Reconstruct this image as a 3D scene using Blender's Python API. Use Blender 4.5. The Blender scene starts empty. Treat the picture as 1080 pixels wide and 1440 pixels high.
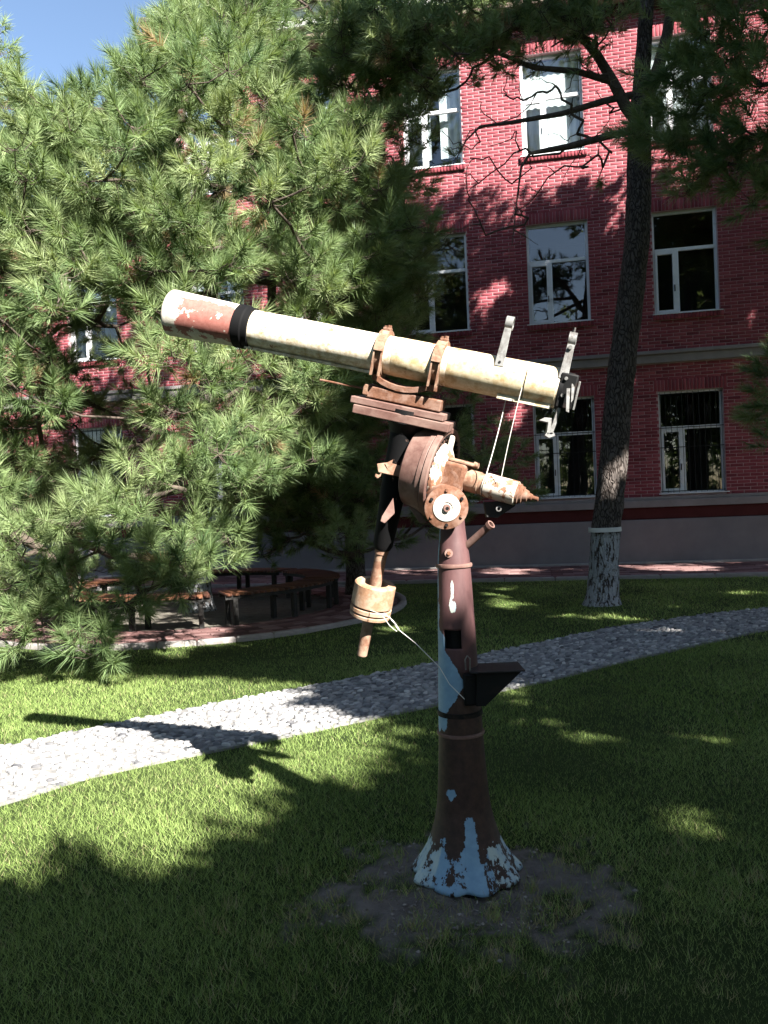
import bpy, math, random
import numpy as np
from mathutils import Vector, Matrix

random.seed(7)
rng = np.random.default_rng(7)
SC = bpy.context.scene
COL = SC.collection

# ------------------------------------------------------------------ camera
CAM_H = 1.55
PITCH = math.radians(-0.82)
ROLL = math.radians(2.4)
FPX = 1123.0                      # focal length for a 1080 x 1440 frame
fw = np.array([0, math.cos(PITCH), math.sin(PITCH)])
rt = np.array([1.0, 0, 0])
up = np.cross(rt, fw)
rt2 = math.cos(ROLL) * rt - math.sin(ROLL) * up
up2 = math.sin(ROLL) * rt + math.cos(ROLL) * up
CPOS = np.array([0, 0, CAM_H])
cd = bpy.data.cameras.new('camera')
cam = bpy.data.objects.new('camera', cd)
COL.objects.link(cam)
m = Matrix.Identity(4)
for i in range(3):
    m[i][0], m[i][1], m[i][2], m[i][3] = rt2[i], up2[i], -fw[i], CPOS[i]
cam.matrix_world = m
cd.sensor_fit = 'HORIZONTAL'
cd.sensor_width = 36.0
cd.lens = 36.0 * FPX / 1080.0
cd.clip_start = 0.05
cd.clip_end = 3000
SC.camera = cam


def at(x, y, Y):
    """Measured photo point at a chosen distance from the camera -> metres."""
    d = fw * FPX + rt2 * (x - 540) - up2 * (y - 720)
    return CPOS + d * (Y / d[1])


# ------------------------------------------------------------------ light
SUN_EL = math.radians(36.5)
SUN_H = np.array([0.585, -0.811])
SUN_H = SUN_H / np.linalg.norm(SUN_H)
SUN = np.array([SUN_H[0] * math.cos(SUN_EL), SUN_H[1] * math.cos(SUN_EL), math.sin(SUN_EL)])
world = bpy.data.worlds.new('World')
SC.world = world
world.use_nodes = True
wn = world.node_tree
wn.nodes.clear()
wo = wn.nodes.new('ShaderNodeOutputWorld')
wb = wn.nodes.new('ShaderNodeBackground')
sky = wn.nodes.new('ShaderNodeTexSky')
sky.sky_type = 'NISHITA'
sky.sun_disc = False
sky.sun_elevation = SUN_EL
sky.sun_rotation = math.atan2(SUN_H[0], SUN_H[1])
sky.air_density = 1.0
sky.dust_density = 0.5
sky.ozone_density = 1.2
wb.inputs['Strength'].default_value = 0.05
wn.links.new(sky.outputs[0], wb.inputs['Color'])
wn.links.new(wb.outputs[0], wo.inputs['Surface'])
sd_ = bpy.data.lights.new('sun', 'SUN')
sd_.energy = 5.0
sd_.angle = math.radians(0.5)
sd_.color = (1.0, 0.96, 0.89)
sun = bpy.data.objects.new('sun', sd_)
COL.objects.link(sun)
sun.rotation_euler = Vector(SUN).to_track_quat('Z', 'Y').to_euler()
sun.location = (8, -10, 14)
SC.view_settings.view_transform = 'Standard'
SC.view_settings.look = 'None'
SC.view_settings.exposure = 2.4
SC.view_settings.gamma = 1.0
SC.view_settings.use_curve_mapping = False
SC.render.engine = 'CYCLES'
SC.cycles.use_denoising = True
SC.cycles.max_bounces = 6
SC.cycles.diffuse_bounces = 1
SC.cycles.glossy_bounces = 3
SC.cycles.transmission_bounces = 4
SC.cycles.transparent_max_bounces = 8


# ------------------------------------------------------------------ materials
def N(nt, t, **kw):
    n = nt.nodes.new(t)
    for k, v in kw.items():
        if hasattr(n, k):
            setattr(n, k, v)
        else:
            n.inputs[k.replace('_', ' ')].default_value = v
    return n


def new_mat(name, rough=0.7, spec=0.3):
    mt = bpy.data.materials.new(name)
    mt.use_nodes = True
    nt = mt.node_tree
    b = nt.nodes['Principled BSDF']
    b.inputs['Roughness'].default_value = rough
    b.inputs['Specular IOR Level'].default_value = spec
    return mt, nt, b


def c4(c):
    return (c[0], c[1], c[2], 1.0)


def coords(nt, scale=1.0):
    tc = nt.nodes.new('ShaderNodeTexCoord')
    mp = nt.nodes.new('ShaderNodeMapping')
    if isinstance(scale, (int, float)):
        scale = (scale,) * 3
    mp.inputs['Scale'].default_value = scale
    nt.links.new(tc.outputs['Object'], mp.inputs['Vector'])
    return mp.outputs['Vector']


def noise(nt, vec, scale, detail=4, rough=0.6, dist=0.0):
    n = N(nt, 'ShaderNodeTexNoise')
    n.inputs['Scale'].default_value = scale
    n.inputs['Detail'].default_value = detail
    n.inputs['Roughness'].default_value = rough
    n.inputs['Distortion'].default_value = dist
    nt.links.new(vec, n.inputs['Vector'])
    return n.outputs['Fac']


def ramp(nt, fac, stops, interp='LINEAR'):
    r = nt.nodes.new('ShaderNodeValToRGB')
    r.color_ramp.interpolation = interp
    el = r.color_ramp.elements
    while len(el) < len(stops):
        el.new(0.5)
    for e, (p, c) in zip(el, stops):
        e.position = p
        e.color = c4(c) if len(c) == 3 else c
    nt.links.new(fac, r.inputs['Fac'])
    return r.outputs['Color']


def mathn(nt, op, a, b=0.0, c=None):
    n = nt.nodes.new('ShaderNodeMath')
    n.operation = op
    for i, v in enumerate((a, b) if c is None else (a, b, c)):
        if isinstance(v, (int, float)):
            n.inputs[i].default_value = v
        else:
            nt.links.new(v, n.inputs[i])
    return n.outputs[0]


def mixc(nt, fac, a, b, mode='MIX'):
    n = nt.nodes.new('ShaderNodeMix')
    n.data_type = 'RGBA'
    n.blend_type = mode
    for i, v in ((0, fac), (6, a), (7, b)):
        if isinstance(v, (int, float)):
            n.inputs[i].default_value = v
        elif isinstance(v, tuple):
            n.inputs[i].default_value = c4(v)
        else:
            nt.links.new(v, n.inputs[i])
    return n.outputs[2]


def bump(nt, b, h, strength=0.4, dist=0.01):
    n = nt.nodes.new('ShaderNodeBump')
    n.inputs['Strength'].default_value = strength
    n.inputs['Distance'].default_value = dist
    nt.links.new(h, n.inputs['Height'])
    nt.links.new(n.outputs[0], b.inputs['Normal'])


def attr(nt, name):
    n = nt.nodes.new('ShaderNodeAttribute')
    n.attribute_name = name
    return n.outputs['Fac']


def soft_mat(name, c1, c2, scale=8, rough=0.85, bumps=0.3, bdist=0.01, spec=0.2, detail=6):
    mt, nt, b = new_mat(name, rough, spec)
    v = coords(nt)
    f = noise(nt, v, scale, detail, 0.65)
    nt.links.new(ramp(nt, f, [(0.3, c1), (0.7, c2)]), b.inputs['Base Color'])
    if bumps:
        bump(nt, b, noise(nt, v, scale * 4, 5, 0.6), bumps, bdist)
    return mt


def var_mat(name, stops, scale=20, amount=0.35, rough=0.85, bumps=0.4, bdist=0.004, spec=0.2):
    """colour picked by the per-piece value 'var' plus a little noise"""
    mt, nt, b = new_mat(name, rough, spec)
    v = coords(nt)
    f = noise(nt, v, scale, 5, 0.65)
    a = mathn(nt, 'MULTIPLY_ADD', f, amount, mathn(nt, 'MULTIPLY_ADD', attr(nt, 'var'), 1.0, -amount / 2))
    nt.links.new(ramp(nt, a, stops), b.inputs['Base Color'])
    if bumps:
        bump(nt, b, f, bumps, bdist)
    return mt


def peel_mat(name, under1, under2, paint, lo, hi, scale=9, use_attr=False, rough=0.6, stain=None, spec=0.35):
    """rusty metal (under1..under2) with flaking paint where noise (+ attribute) is high"""
    mt, nt, b = new_mat(name, rough, spec)
    v = coords(nt)
    n1 = noise(nt, v, scale, 7, 0.62, 0.3)
    n2 = noise(nt, v, scale * 3.1, 6, 0.7)
    und = ramp(nt, n2, [(0.3, under1), (0.7, under2)])
    f = n1
    if use_attr:
        f = mathn(nt, 'ADD', mathn(nt, 'MULTIPLY', mathn(nt, 'SUBTRACT', n1, 0.5), 2.0), attr(nt, 'paint'))
    msk = ramp(nt, f, [(lo, (0, 0, 0)), (hi, (1, 1, 1))])
    pc = paint
    n3 = noise(nt, v, scale * 1.7, 5, 0.7)
    if stain is not None:
        pc = ramp(nt, n3, [(0.40, paint), (0.66, stain)])
    else:
        pc = ramp(nt, n3, [(0.2, tuple(x * 0.8 for x in paint)), (0.7, paint)])
    nt.links.new(mixc(nt, msk, und, pc), b.inputs['Base Color'])
    bump(nt, b, mathn(nt, 'MULTIPLY_ADD', msk, 0.6, mathn(nt, 'MULTIPLY', n2, 0.5)), 0.35, 0.003)
    return mt


M = {}
M['cream'] = peel_mat('cream_paint', (0.20, 0.10, 0.05), (0.34, 0.2, 0.1), (0.74, 0.69, 0.57), 0.335, 0.37, 19, stain=(0.42, 0.31, 0.17))
M['creamrust'] = peel_mat('cream_paint_rusty', (0.16, 0.07, 0.03), (0.32, 0.17, 0.08), (0.60, 0.52, 0.36), 0.34, 0.45, 14, stain=(0.40, 0.28, 0.14))
M['dew'] = peel_mat('dew_cap_paint', (0.225, 0.075, 0.060), (0.315, 0.128, 0.105), (0.570, 0.540, 0.480), 0.45, 0.49, 19, use_attr=True, stain=(0.450, 0.390, 0.315))
M['primer'] = peel_mat('brown_primer', (0.086, 0.040, 0.032), (0.172, 0.098, 0.081), (0.207, 0.132, 0.109), 0.45, 0.62, 7)
M['rust'] = peel_mat('orange_rust', (0.085, 0.036, 0.021), (0.185, 0.092, 0.058), (0.24, 0.15, 0.115), 0.46, 0.62, 18, rough=0.85, spec=0.12)
M['tan'] = peel_mat('tan_rust', (0.12, 0.055, 0.034), (0.24, 0.135, 0.09), (0.31, 0.21, 0.15), 0.42, 0.60, 20, rough=0.8, spec=0.15)
M['whiteflake'] = peel_mat('flaking_white', (0.165, 0.068, 0.038), (0.300, 0.165, 0.105), (0.540, 0.495, 0.420), 0.44, 0.49, 17)
M['white'] = peel_mat('old_white_enamel', (0.210, 0.140, 0.098), (0.315, 0.252, 0.196), (0.518, 0.490, 0.434), 0.30, 0.36, 14)
M['black'] = peel_mat('black_paint', (0.016, 0.010, 0.008), (0.028, 0.018, 0.015), (0.006, 0.006, 0.0065), 0.35, 0.45, 10, rough=0.65, spec=0.2)
M['blackflake'] = peel_mat('black_paint_flaked', (0.12, 0.07, 0.055), (0.2, 0.13, 0.105), (0.005, 0.005, 0.0055), 0.34, 0.37, 9, rough=0.75, spec=0.12)
M['grey'] = peel_mat('grey_metal', (0.06, 0.055, 0.052), (0.12, 0.112, 0.105), (0.18, 0.178, 0.172), 0.40, 0.55, 20, rough=0.4, spec=0.5)
M['weight'] = peel_mat('weight_paint', (0.22, 0.11, 0.06), (0.34, 0.2, 0.12), (0.37, 0.265, 0.19), 0.40, 0.60, 22, rough=0.8, spec=0.15)
M['wire'] = soft_mat('pale_wire', (0.55, 0.53, 0.48), (0.7, 0.68, 0.62), 30, 0.5, 0)

# pier: rust and primer with light blue paint left where 'paint' is high
mt, nt, b = new_mat('pier_paint', 0.62, 0.35)
v = coords(nt)
vs_ = coords(nt, (1, 1, 0.3))
n1 = noise(nt, vs_, 20, 7, 0.68, 0.3)
n2 = noise(nt, v, 30, 6, 0.7)
und = mixc(nt, attr(nt, 'prim'), ramp(nt, n2, [(0.3, (0.022, 0.012, 0.009)), (0.7, (0.065, 0.032, 0.022))]),
           ramp(nt, n1, [(0.3, (0.058, 0.025, 0.026)), (0.7, (0.098, 0.047, 0.046))]))
fl = mathn(nt, 'ADD', mathn(nt, 'ADD', mathn(nt, 'MULTIPLY', mathn(nt, 'SUBTRACT', n1, 0.5), 1.6), mathn(nt, 'MULTIPLY', mathn(nt, 'SUBTRACT', n2, 0.5), 1.3)), attr(nt, 'paint'))
msk = ramp(nt, fl, [(0.46, (0, 0, 0)), (0.50, (1, 1, 1))])
blue = mixc(nt, mathn(nt, 'MULTIPLY', attr(nt, 'pale'), ramp(nt, n1, [(0.4, (0.2, 0.2, 0.2)), (0.6, (1, 1, 1))])), ramp(nt, n2, [(0.3, (0.16, 0.28, 0.40)), (0.7, (0.22, 0.36, 0.48))]), (0.5, 0.55, 0.48))
nt.links.new(mixc(nt, msk, und, blue), b.inputs['Base Color'])
bump(nt, b, mathn(nt, 'MULTIPLY_ADD', msk, 0.6, mathn(nt, 'MULTIPLY', n2, 0.6)), 0.4, 0.003)
M['pier'] = mt

# bricks, mortar, stone
M['brick'] = var_mat('red_brick', [(0.0, (0.12, 0.022, 0.030)), (0.5, (0.205, 0.040, 0.052)), (1.0, (0.28, 0.070, 0.082))], 6, 0.35, 0.85, 0.4, 0.004)
M['mortar'] = soft_mat('pale_mortar', (0.308, 0.193, 0.198), (0.429, 0.297, 0.303), 5, 0.9, 0.3)
M['plinth'] = soft_mat('grey_render', (0.146, 0.135, 0.141), (0.191, 0.174, 0.180), 1.6, 0.9, 0.25, 0.006)
M['redband'] = soft_mat('dark_red_band', (0.053, 0.011, 0.011), (0.073, 0.017, 0.017), 3, 0.85, 0.3, 0.005)
M['stone'] = soft_mat('grey_stone_band', (0.173, 0.153, 0.153), (0.242, 0.217, 0.217), 2.5, 0.85, 0.3, 0.005)
M['cornice'] = soft_mat('white_cornice', (0.527, 0.510, 0.493), (0.637, 0.629, 0.612), 2, 0.8, 0.2)
M['soffit'] = soft_mat('tan_soffit', (0.204, 0.144, 0.120), (0.264, 0.198, 0.168), 2, 0.85, 0.2)
M['roof'] = soft_mat('dark_roof', (0.06, 0.05, 0.05), (0.10, 0.085, 0.08), 4, 0.9, 0.3)
M['frame'] = soft_mat('window_frame', (0.62, 0.63, 0.66), (0.74, 0.74, 0.76), 6, 0.5, 0.1, 0.002, 0.4)
M['iron'] = soft_mat('black_iron', (0.015, 0.015, 0.016), (0.03, 0.028, 0.028), 20, 0.6, 0.2, 0.002)
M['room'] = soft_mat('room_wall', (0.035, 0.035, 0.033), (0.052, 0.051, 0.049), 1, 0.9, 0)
M['curtain'] = soft_mat('white_curtain', (0.561, 0.578, 0.595), (0.663, 0.663, 0.663), 3, 0.9, 0)
mt, nt, b = new_mat('window_glass')
nt.nodes.remove(b)
fr = N(nt, 'ShaderNodeFresnel'); fr.inputs['IOR'].default_value = 1.95
tr = N(nt, 'ShaderNodeBsdfTransparent'); tr.inputs['Color'].default_value = (0.78, 0.84, 0.84, 1)
gl = N(nt, 'ShaderNodeBsdfGlossy'); gl.inputs['Roughness'].default_value = 0.015
mx = N(nt, 'ShaderNodeMixShader')
nv = coords(nt)
bn = nt.nodes.new('ShaderNodeBump'); bn.inputs['Strength'].default_value = 0.05; bn.inputs['Distance'].default_value = 0.02
nt.links.new(noise(nt, nv, 2.0, 1), bn.inputs['Height']); nt.links.new(bn.outputs[0], gl.inputs['Normal'])
nt.links.new(fr.outputs[0], mx.inputs[0]); nt.links.new(tr.outputs[0], mx.inputs[1]); nt.links.new(gl.outputs[0], mx.inputs[2])
nt.links.new(mx.outputs[0], nt.nodes['Material Output'].inputs['Surface'])
M['glass'] = mt

# ground, paving
mt, nt, b = new_mat('lawn_ground', 0.95, 0.1)
v = coords(nt)
g = ramp(nt, noise(nt, v, 2.2, 8, 0.7), [(0.3, (0.028, 0.045, 0.014)), (0.7, (0.06, 0.085, 0.025))])
s = ramp(nt, noise(nt, v, 9, 8, 0.7), [(0.3, (0.15, 0.128, 0.114)), (0.7, (0.30, 0.262, 0.235))])
nt.links.new(mixc(nt, attr(nt, 'soil'), g, s), b.inputs['Base Color'])
bump(nt, b, noise(nt, v, 38, 8, 0.75), 1.0, 0.035)
M['ground'] = mt
M['pebble'] = var_mat('river_pebble', [(0.0, (0.06, 0.06, 0.066)), (0.35, (0.17, 0.168, 0.172)), (0.8, (0.33, 0.32, 0.31)), (1.0, (0.50, 0.48, 0.45))], 30, 0.2, 0.7, 0.2, 0.002, 0.3)
M['pathbed'] = soft_mat('path_mortar', (0.12, 0.117, 0.115), (0.24, 0.23, 0.22), 14, 0.95, 0.6, 0.01)
M['paver'] = var_mat('brick_paver', [(0.0, (0.083, 0.041, 0.038)), (0.5, (0.143, 0.075, 0.071)), (1.0, (0.225, 0.143, 0.135))], 12, 0.4, 0.9, 0.4, 0.004)
M['paverjoint'] = soft_mat('paver_joint', (0.07, 0.055, 0.05), (0.11, 0.09, 0.08), 10, 0.95, 0.4)
M['kerb'] = soft_mat('kerb_stone', (0.210, 0.188, 0.180), (0.300, 0.277, 0.262), 6, 0.9, 0.4)
M['slat'] = var_mat('bench_timber', [(0.0, (0.056, 0.021, 0.013)), (0.5, (0.112, 0.042, 0.021)), (1.0, (0.168, 0.070, 0.035))], 25, 0.4, 0.6, 0.3, 0.003, 0.4)
M['benchiron'] = soft_mat('bench_iron', (0.012, 0.012, 0.012), (0.03, 0.028, 0.026), 20, 0.6, 0.2)
M['earth'] = var_mat('dry_earth', [(0.0, (0.12, 0.10, 0.088)), (1.0, (0.30, 0.26, 0.23))], 40, 0.3, 0.95, 0.3)
M['litter'] = var_mat('dry_litter', [(0.0, (0.132, 0.102, 0.072)), (1.0, (0.300, 0.270, 0.228))], 20, 0.2, 0.9, 0)


def leaf_mat(name, stops, transl=0.35, rough=0.55, spec=0.35):
    mt, nt, b = new_mat(name, rough, spec)
    col = ramp(nt, attr(nt, 'var'), stops)
    nt.links.new(col, b.inputs['Base Color'])
    t = N(nt, 'ShaderNodeBsdfTranslucent')
    nt.links.new(mixc(nt, 1.0, col, (1.0, 1.0, 0.6), 'MULTIPLY'), t.inputs['Color'])
    mx = N(nt, 'ShaderNodeMixShader')
    mx.inputs[0].default_value = transl
    nt.links.new(b.outputs[0], mx.inputs[1]); nt.links.new(t.outputs[0], mx.inputs[2])
    nt.links.new(mx.outputs[0], nt.nodes['Material Output'].inputs['Surface'])
    return mt


M['needle'] = leaf_mat('pine_needle', [(0.0, (0.07, 0.122, 0.052)), (0.5, (0.170, 0.240, 0.096)), (0.9, (0.30, 0.36, 0.17)), (0.93, (0.27, 0.19, 0.10)), (1.0, (0.33, 0.24, 0.14))], 0.32, 0.5, 0.3)
M['grass'] = leaf_mat('grass_blade', [(0.0, (0.10, 0.155, 0.038)), (0.6, (0.245, 0.335, 0.105)), (0.9, (0.38, 0.44, 0.18)), (0.94, (0.30, 0.26, 0.14)), (1.0, (0.38, 0.33, 0.2))], 0.35, 0.7, 0.08)

mt, nt, b = new_mat('pine_bark', 0.95, 0.15)
v = coords(nt, (1, 1, 0.35))
vo = N(nt, 'ShaderNodeTexVoronoi'); vo.feature = 'DISTANCE_TO_EDGE'; vo.inputs['Scale'].default_value = 30
nn = nt.nodes.new('ShaderNodeMixRGB'); nn.inputs[0].default_value = 0.12
tn = N(nt, 'ShaderNodeTexNoise'); tn.inputs['Scale'].default_value = 9
nt.links.new(v, tn.inputs['Vector']); nt.links.new(v, nn.inputs[1]); nt.links.new(tn.outputs['Color'], nn.inputs[2])
nt.links.new(nn.outputs[0], vo.inputs['Vector'])
n2 = noise(nt, v, 22, 7, 0.7)
bk = ramp(nt, mathn(nt, 'MULTIPLY_ADD', n2, 0.5, mathn(nt, 'MINIMUM', mathn(nt, 'MULTIPLY', vo.outputs['Distance'], 3.0), 0.5)), [(0.2, (0.02, 0.015, 0.013)), (0.55, (0.07, 0.057, 0.05)), (0.9, (0.14, 0.12, 0.11))])
msk = ramp(nt, mathn(nt, 'ADD', mathn(nt, 'MULTIPLY', mathn(nt, 'SUBTRACT', n2, 0.5), 1.6), attr(nt, 'paint')), [(0.46, (0, 0, 0)), (0.54, (1, 1, 1))])
nt.links.new(mixc(nt, msk, bk, (0.36, 0.37, 0.39)), b.inputs['Base Color'])
bump(nt, b, mathn(nt, 'ADD', mathn(nt, 'MINIMUM', mathn(nt, 'MULTIPLY', vo.outputs['Distance'], 4.0), 0.7), mathn(nt, 'MULTIPLY', n2, 0.5)), 0.9, 0.03)
M['bark'] = mt
M['twig'] = soft_mat('twig_bark', (0.045, 0.034, 0.028), (0.11, 0.085, 0.07), 30, 0.95, 0.3)


# ------------------------------------------------------------------ mesh helpers
def nrm(a):
    a = np.asarray(a, float)
    return a / np.linalg.norm(a)


def frame(axis):
    z = nrm(axis)
    h = np.array([0, 0, 1.0]) if abs(z[2]) < 0.95 else np.array([0, 1.0, 0])
    x = nrm(np.cross(h, z))
    return x, np.cross(z, x), z


class MB:
    def __init__(self):
        self.v, self.f = [], []

    def add(self, vs, fs):
        o = len(self.v)
        self.v += [tuple(p) for p in vs]
        self.f += [tuple(i + o for i in f) for f in fs]
        return self

    def obox(self, c, ax, ay, az, sx, sy, sz, tx=1.0, ty=1.0):
        """box at c with unit axes, full sizes; tx,ty taper the +z end"""
        c, ax, ay, az = (np.asarray(q, float) for q in (c, ax, ay, az))
        vs = []
        for k, (fx, fy) in ((-1, (1, 1)), (1, (tx, ty))):
            for i, j in ((-1, -1), (1, -1), (1, 1), (-1, 1)):
                vs.append(c + ax * (i * sx / 2 * fx) + ay * (j * sy / 2 * fy) + az * (k * sz / 2))
        return self.add(vs, [(3, 2, 1, 0), (4, 5, 6, 7), (0, 1, 5, 4), (1, 2, 6, 5), (2, 3, 7, 6), (3, 0, 4, 7)])

    def box(self, x0, x1, y0, y1, z0, z1):
        return self.obox(((x0 + x1) / 2, (y0 + y1) / 2, (z0 + z1) / 2), (1, 0, 0), (0, 1, 0), (0, 0, 1), x1 - x0, y1 - y0, z1 - z0)

    def lathe(self, p, axis, prof, n=32, caps=True, rfun=None):
        """prof: list of (distance along axis, radius)"""
        x, y, z = frame(axis)
        p = np.asarray(p, float)
        vs, fs = [], []
        for d, r in prof:
            for k in range(n):
                a = 2 * math.pi * k / n
                rr = r if rfun is None else rfun(d, r, a)
                vs.append(p + z * d + (x * math.cos(a) + y * math.sin(a)) * rr)
        for i in range(len(prof) - 1):
            for k in range(n):
                k2 = (k + 1) % n
                fs.append((i * n + k, i * n + k2, (i + 1) * n + k2, (i + 1) * n + k))
        if caps:
            fs.append(tuple(range(n - 1, -1, -1)))
            fs.append(tuple((len(prof) - 1) * n + k for k in range(n)))
        return self.add(vs, fs)

    def cyl(self, a, b_, r0, r1=None, n=20):
        a, b_ = np.asarray(a, float), np.asarray(b_, float)
        L = np.linalg.norm(b_ - a)
        return self.lathe(a, b_ - a, [(0, r0), (L, r0 if r1 is None else r1)], n)

    def tube(self, pts, rad, n=8):
        pts = [np.asarray(p, float) for p in pts]
        if isinstance(rad, (int, float)):
            rad = [rad] * len(pts)
        vs, fs = [], []
        x = None
        for i, p in enumerate(pts):
            t = pts[min(i + 1, len(pts) - 1)] - pts[max(i - 1, 0)]
            t = t / (np.linalg.norm(t) + 1e-9)
            if x is None:
                x, y, _ = frame(t)
            x = x - t * (x @ t)
            x = x / (np.linalg.norm(x) + 1e-9)
            y = np.cross(t, x)
            for k in range(n):
                a = 2 * math.pi * k / n
                vs.append(p + (x * math.cos(a) + y * math.sin(a)) * rad[i])
        for i in range(len(pts) - 1):
            for k in range(n):
                k2 = (k + 1) % n
                fs.append((i * n + k, i * n + k2, (i + 1) * n + k2, (i + 1) * n + k))
        fs.append(tuple(range(n - 1, -1, -1)))
        fs.append(tuple((len(pts) - 1) * n + k for k in range(n)))
        return self.add(vs, fs)

    def prism(self, poly, d):
        """poly: 3D points of a flat outline, d: thickness vector"""
        n = len(poly)
        d = np.asarray(d, float)
        vs = [np.asarray(p, float) for p in poly] + [np.asarray(p, float) + d for p in poly]
        fs = [tuple(range(n)), tuple(range(2 * n - 1, n - 1, -1))]
        fs += [(i, i + n, (i + 1) % n + n, (i + 1) % n) for i in range(n)]
        return self.add(vs, fs)

    def mesh(self, name, mat, smooth=35, origin=None):
        me = bpy.data.meshes.new(name)
        vv = np.array(self.v, float)
        if origin is not None:
            vv = vv - np.asarray(origin, float)
        me.from_pydata([tuple(p) for p in vv], [], self.f)
        me.materials.append(mat)
        bm_fix(me)
        if smooth:
            me.shade_smooth()
            me.set_sharp_from_angle(angle=math.radians(smooth))
        return me

    def build(self, name, mat, parent=None, smooth=35, bevel=0.0, origin=None):
        me = self.mesh(name, mat, smooth, origin)
        o = link(name, me, parent)
        if origin is not None:
            o.location = tuple(origin)
        if bevel:
            md = o.modifiers.new('bevel', 'BEVEL')
            md.width = bevel
            md.segments = 2
            md.limit_method = 'ANGLE'
            md.angle_limit = math.radians(40)
        return o


def bm_fix(me):
    import bmesh
    bm = bmesh.new()
    bm.from_mesh(me)
    bmesh.ops.recalc_face_normals(bm, faces=bm.faces)
    bm.to_mesh(me)
    bm.free()


def link(name, data, parent=None):
    o = bpy.data.objects.new(name, data)
    COL.objects.link(o)
    if parent is not None:
        o.parent = parent
        o.matrix_parent_inverse = wmat(parent).inverted()
    return o


def wmat(o):
    w = o.matrix_basis.copy()
    if o.parent is not None:
        w = wmat(o.parent) @ o.matrix_parent_inverse @ w
    return w


def empty(name, loc, label=None, cat=None, group=None):
    o = bpy.data.objects.new(name, None)
    COL.objects.link(o)
    o.location = tuple(loc)
    o.empty_display_size = 0.2
    return tag(o, label, cat, group)


def tag(o, label=None, cat=None, group=None, kind=None):
    for k, v_ in (('label', label), ('category', cat), ('group', group), ('kind', kind)):
        if v_:
            o[k] = v_
    return o


def np_mesh(name, V, F, mat, var=None, smooth=False):
    """V (n,3), F (m,k) all faces with k corners, var per vertex"""
    me = bpy.data.meshes.new(name)
    V = np.ascontiguousarray(V, np.float32)
    F = np.ascontiguousarray(F, np.int32)
    k = F.shape[1]
    me.vertices.add(len(V)); me.vertices.foreach_set('co', V.ravel())
    me.loops.add(F.size); me.loops.foreach_set('vertex_index', F.ravel())
    me.polygons.add(len(F))
    me.polygons.foreach_set('loop_start', np.arange(0, F.size, k, dtype=np.int32))
    me.update(calc_edges=True)
    if var is not None:
        set_attr(me, 'var', var)
    me.materials.append(mat)
    if smooth:
        me.shade_smooth()
    return me


def set_attr(me, name, vals):
    a = me.attributes.new(name, 'FLOAT', 'POINT')
    a.data.foreach_set('value', np.ascontiguousarray(vals, np.float32))


def in_poly(pts, poly):
    pts = np.atleast_2d(pts)
    x, y = pts[:, 0], pts[:, 1]
    r = np.zeros(len(pts), bool)
    n = len(poly)
    for i in range(n):
        x1, y1 = poly[i]
        x2, y2 = poly[(i + 1) % n]
        c = ((y1 > y) != (y2 > y))
        xi = (x2 - x1) * (y - y1) / ((y2 - y1) if y2 != y1 else 1e-9) + x1
        r ^= c & (x < xi)
    return r


def pieces(parent, name, base_mesh_fn, mat, items, keep, rest_name, extra=None):
    """items: list of dict(mat=4x4 np, var=float, size=rank value).  The 'keep' best become objects that share
    a few meshes, the others one joined 'stuff' mesh."""
    BV, BF = base_mesh_fn
    order = sorted(range(len(items)), key=lambda i: -items[i][2])
    nvar = 6
    meshes = []
    for q in range(nvar):
        me = np_mesh(name, BV, BF, mat, np.full(len(BV), (q + 0.5) / nvar))
        meshes.append(me)
    for i in order[:keep]:
        mtx, vr, _ = items[i]
        o = bpy.data.objects.new(name, meshes[min(nvar - 1, int(vr * nvar))])
        COL.objects.link(o)
        o.parent = parent
        o.matrix_parent_inverse = wmat(parent).inverted()
        o.matrix_basis = Matrix([list(r) for r in mtx])
    rest = order[keep:]
    if rest:
        mats = np.array([items[i][0] for i in rest])
        vs = np.einsum('nij,vj->nvi', mats[:, :3, :3], BV) + mats[:, None, :3, 3]
        fs = BF[None] + (np.arange(len(rest)) * len(BV))[:, None, None]
        vr = np.repeat([items[i][1] for i in rest], len(BV))
        me = np_mesh(rest_name, vs.reshape(-1, 3), fs.reshape(-1, BF.shape[1]), mat, vr)
        o = link(rest_name, me, parent)
        o['kind'] = 'stuff'


def M4(c, ax, ay, az):
    q = np.eye(4)
    q[:3, 0], q[:3, 1], q[:3, 2], q[:3, 3] = ax, ay, az, c
    return q


CUBE_V = np.array([(-.5, -.5, -.5), (.5, -.5, -.5), (.5, .5, -.5), (-.5, .5, -.5), (-.5, -.5, .5), (.5, -.5, .5), (.5, .5, .5), (-.5, .5, .5)], float)
CUBE_F = np.array([(3, 2, 1, 0), (4, 5, 6, 7), (0, 1, 5, 4), (1, 2, 6, 5), (2, 3, 7, 6), (3, 0, 4, 7)])
# chamfered block: wide at the bottom, softened top
CH_V = np.array([(-.5, -.5, -.5), (.5, -.5, -.5), (.5, .5, -.5), (-.5, .5, -.5), (-.5, -.5, .3), (.5, -.5, .3), (.5, .5, .3), (-.5, .5, .3),
                 (-.47, -.44, .5), (.47, -.44, .5), (.47, .44, .5), (-.47, .44, .5)], float)
CH_F = np.array([(0, 1, 5, 4), (1, 2, 6, 5), (2, 3, 7, 6), (3, 0, 4, 7), (4, 5, 9, 8), (5, 6, 10, 9), (6, 7, 11, 10), (7, 4, 8, 11), (8, 9, 10, 11)])

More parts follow.
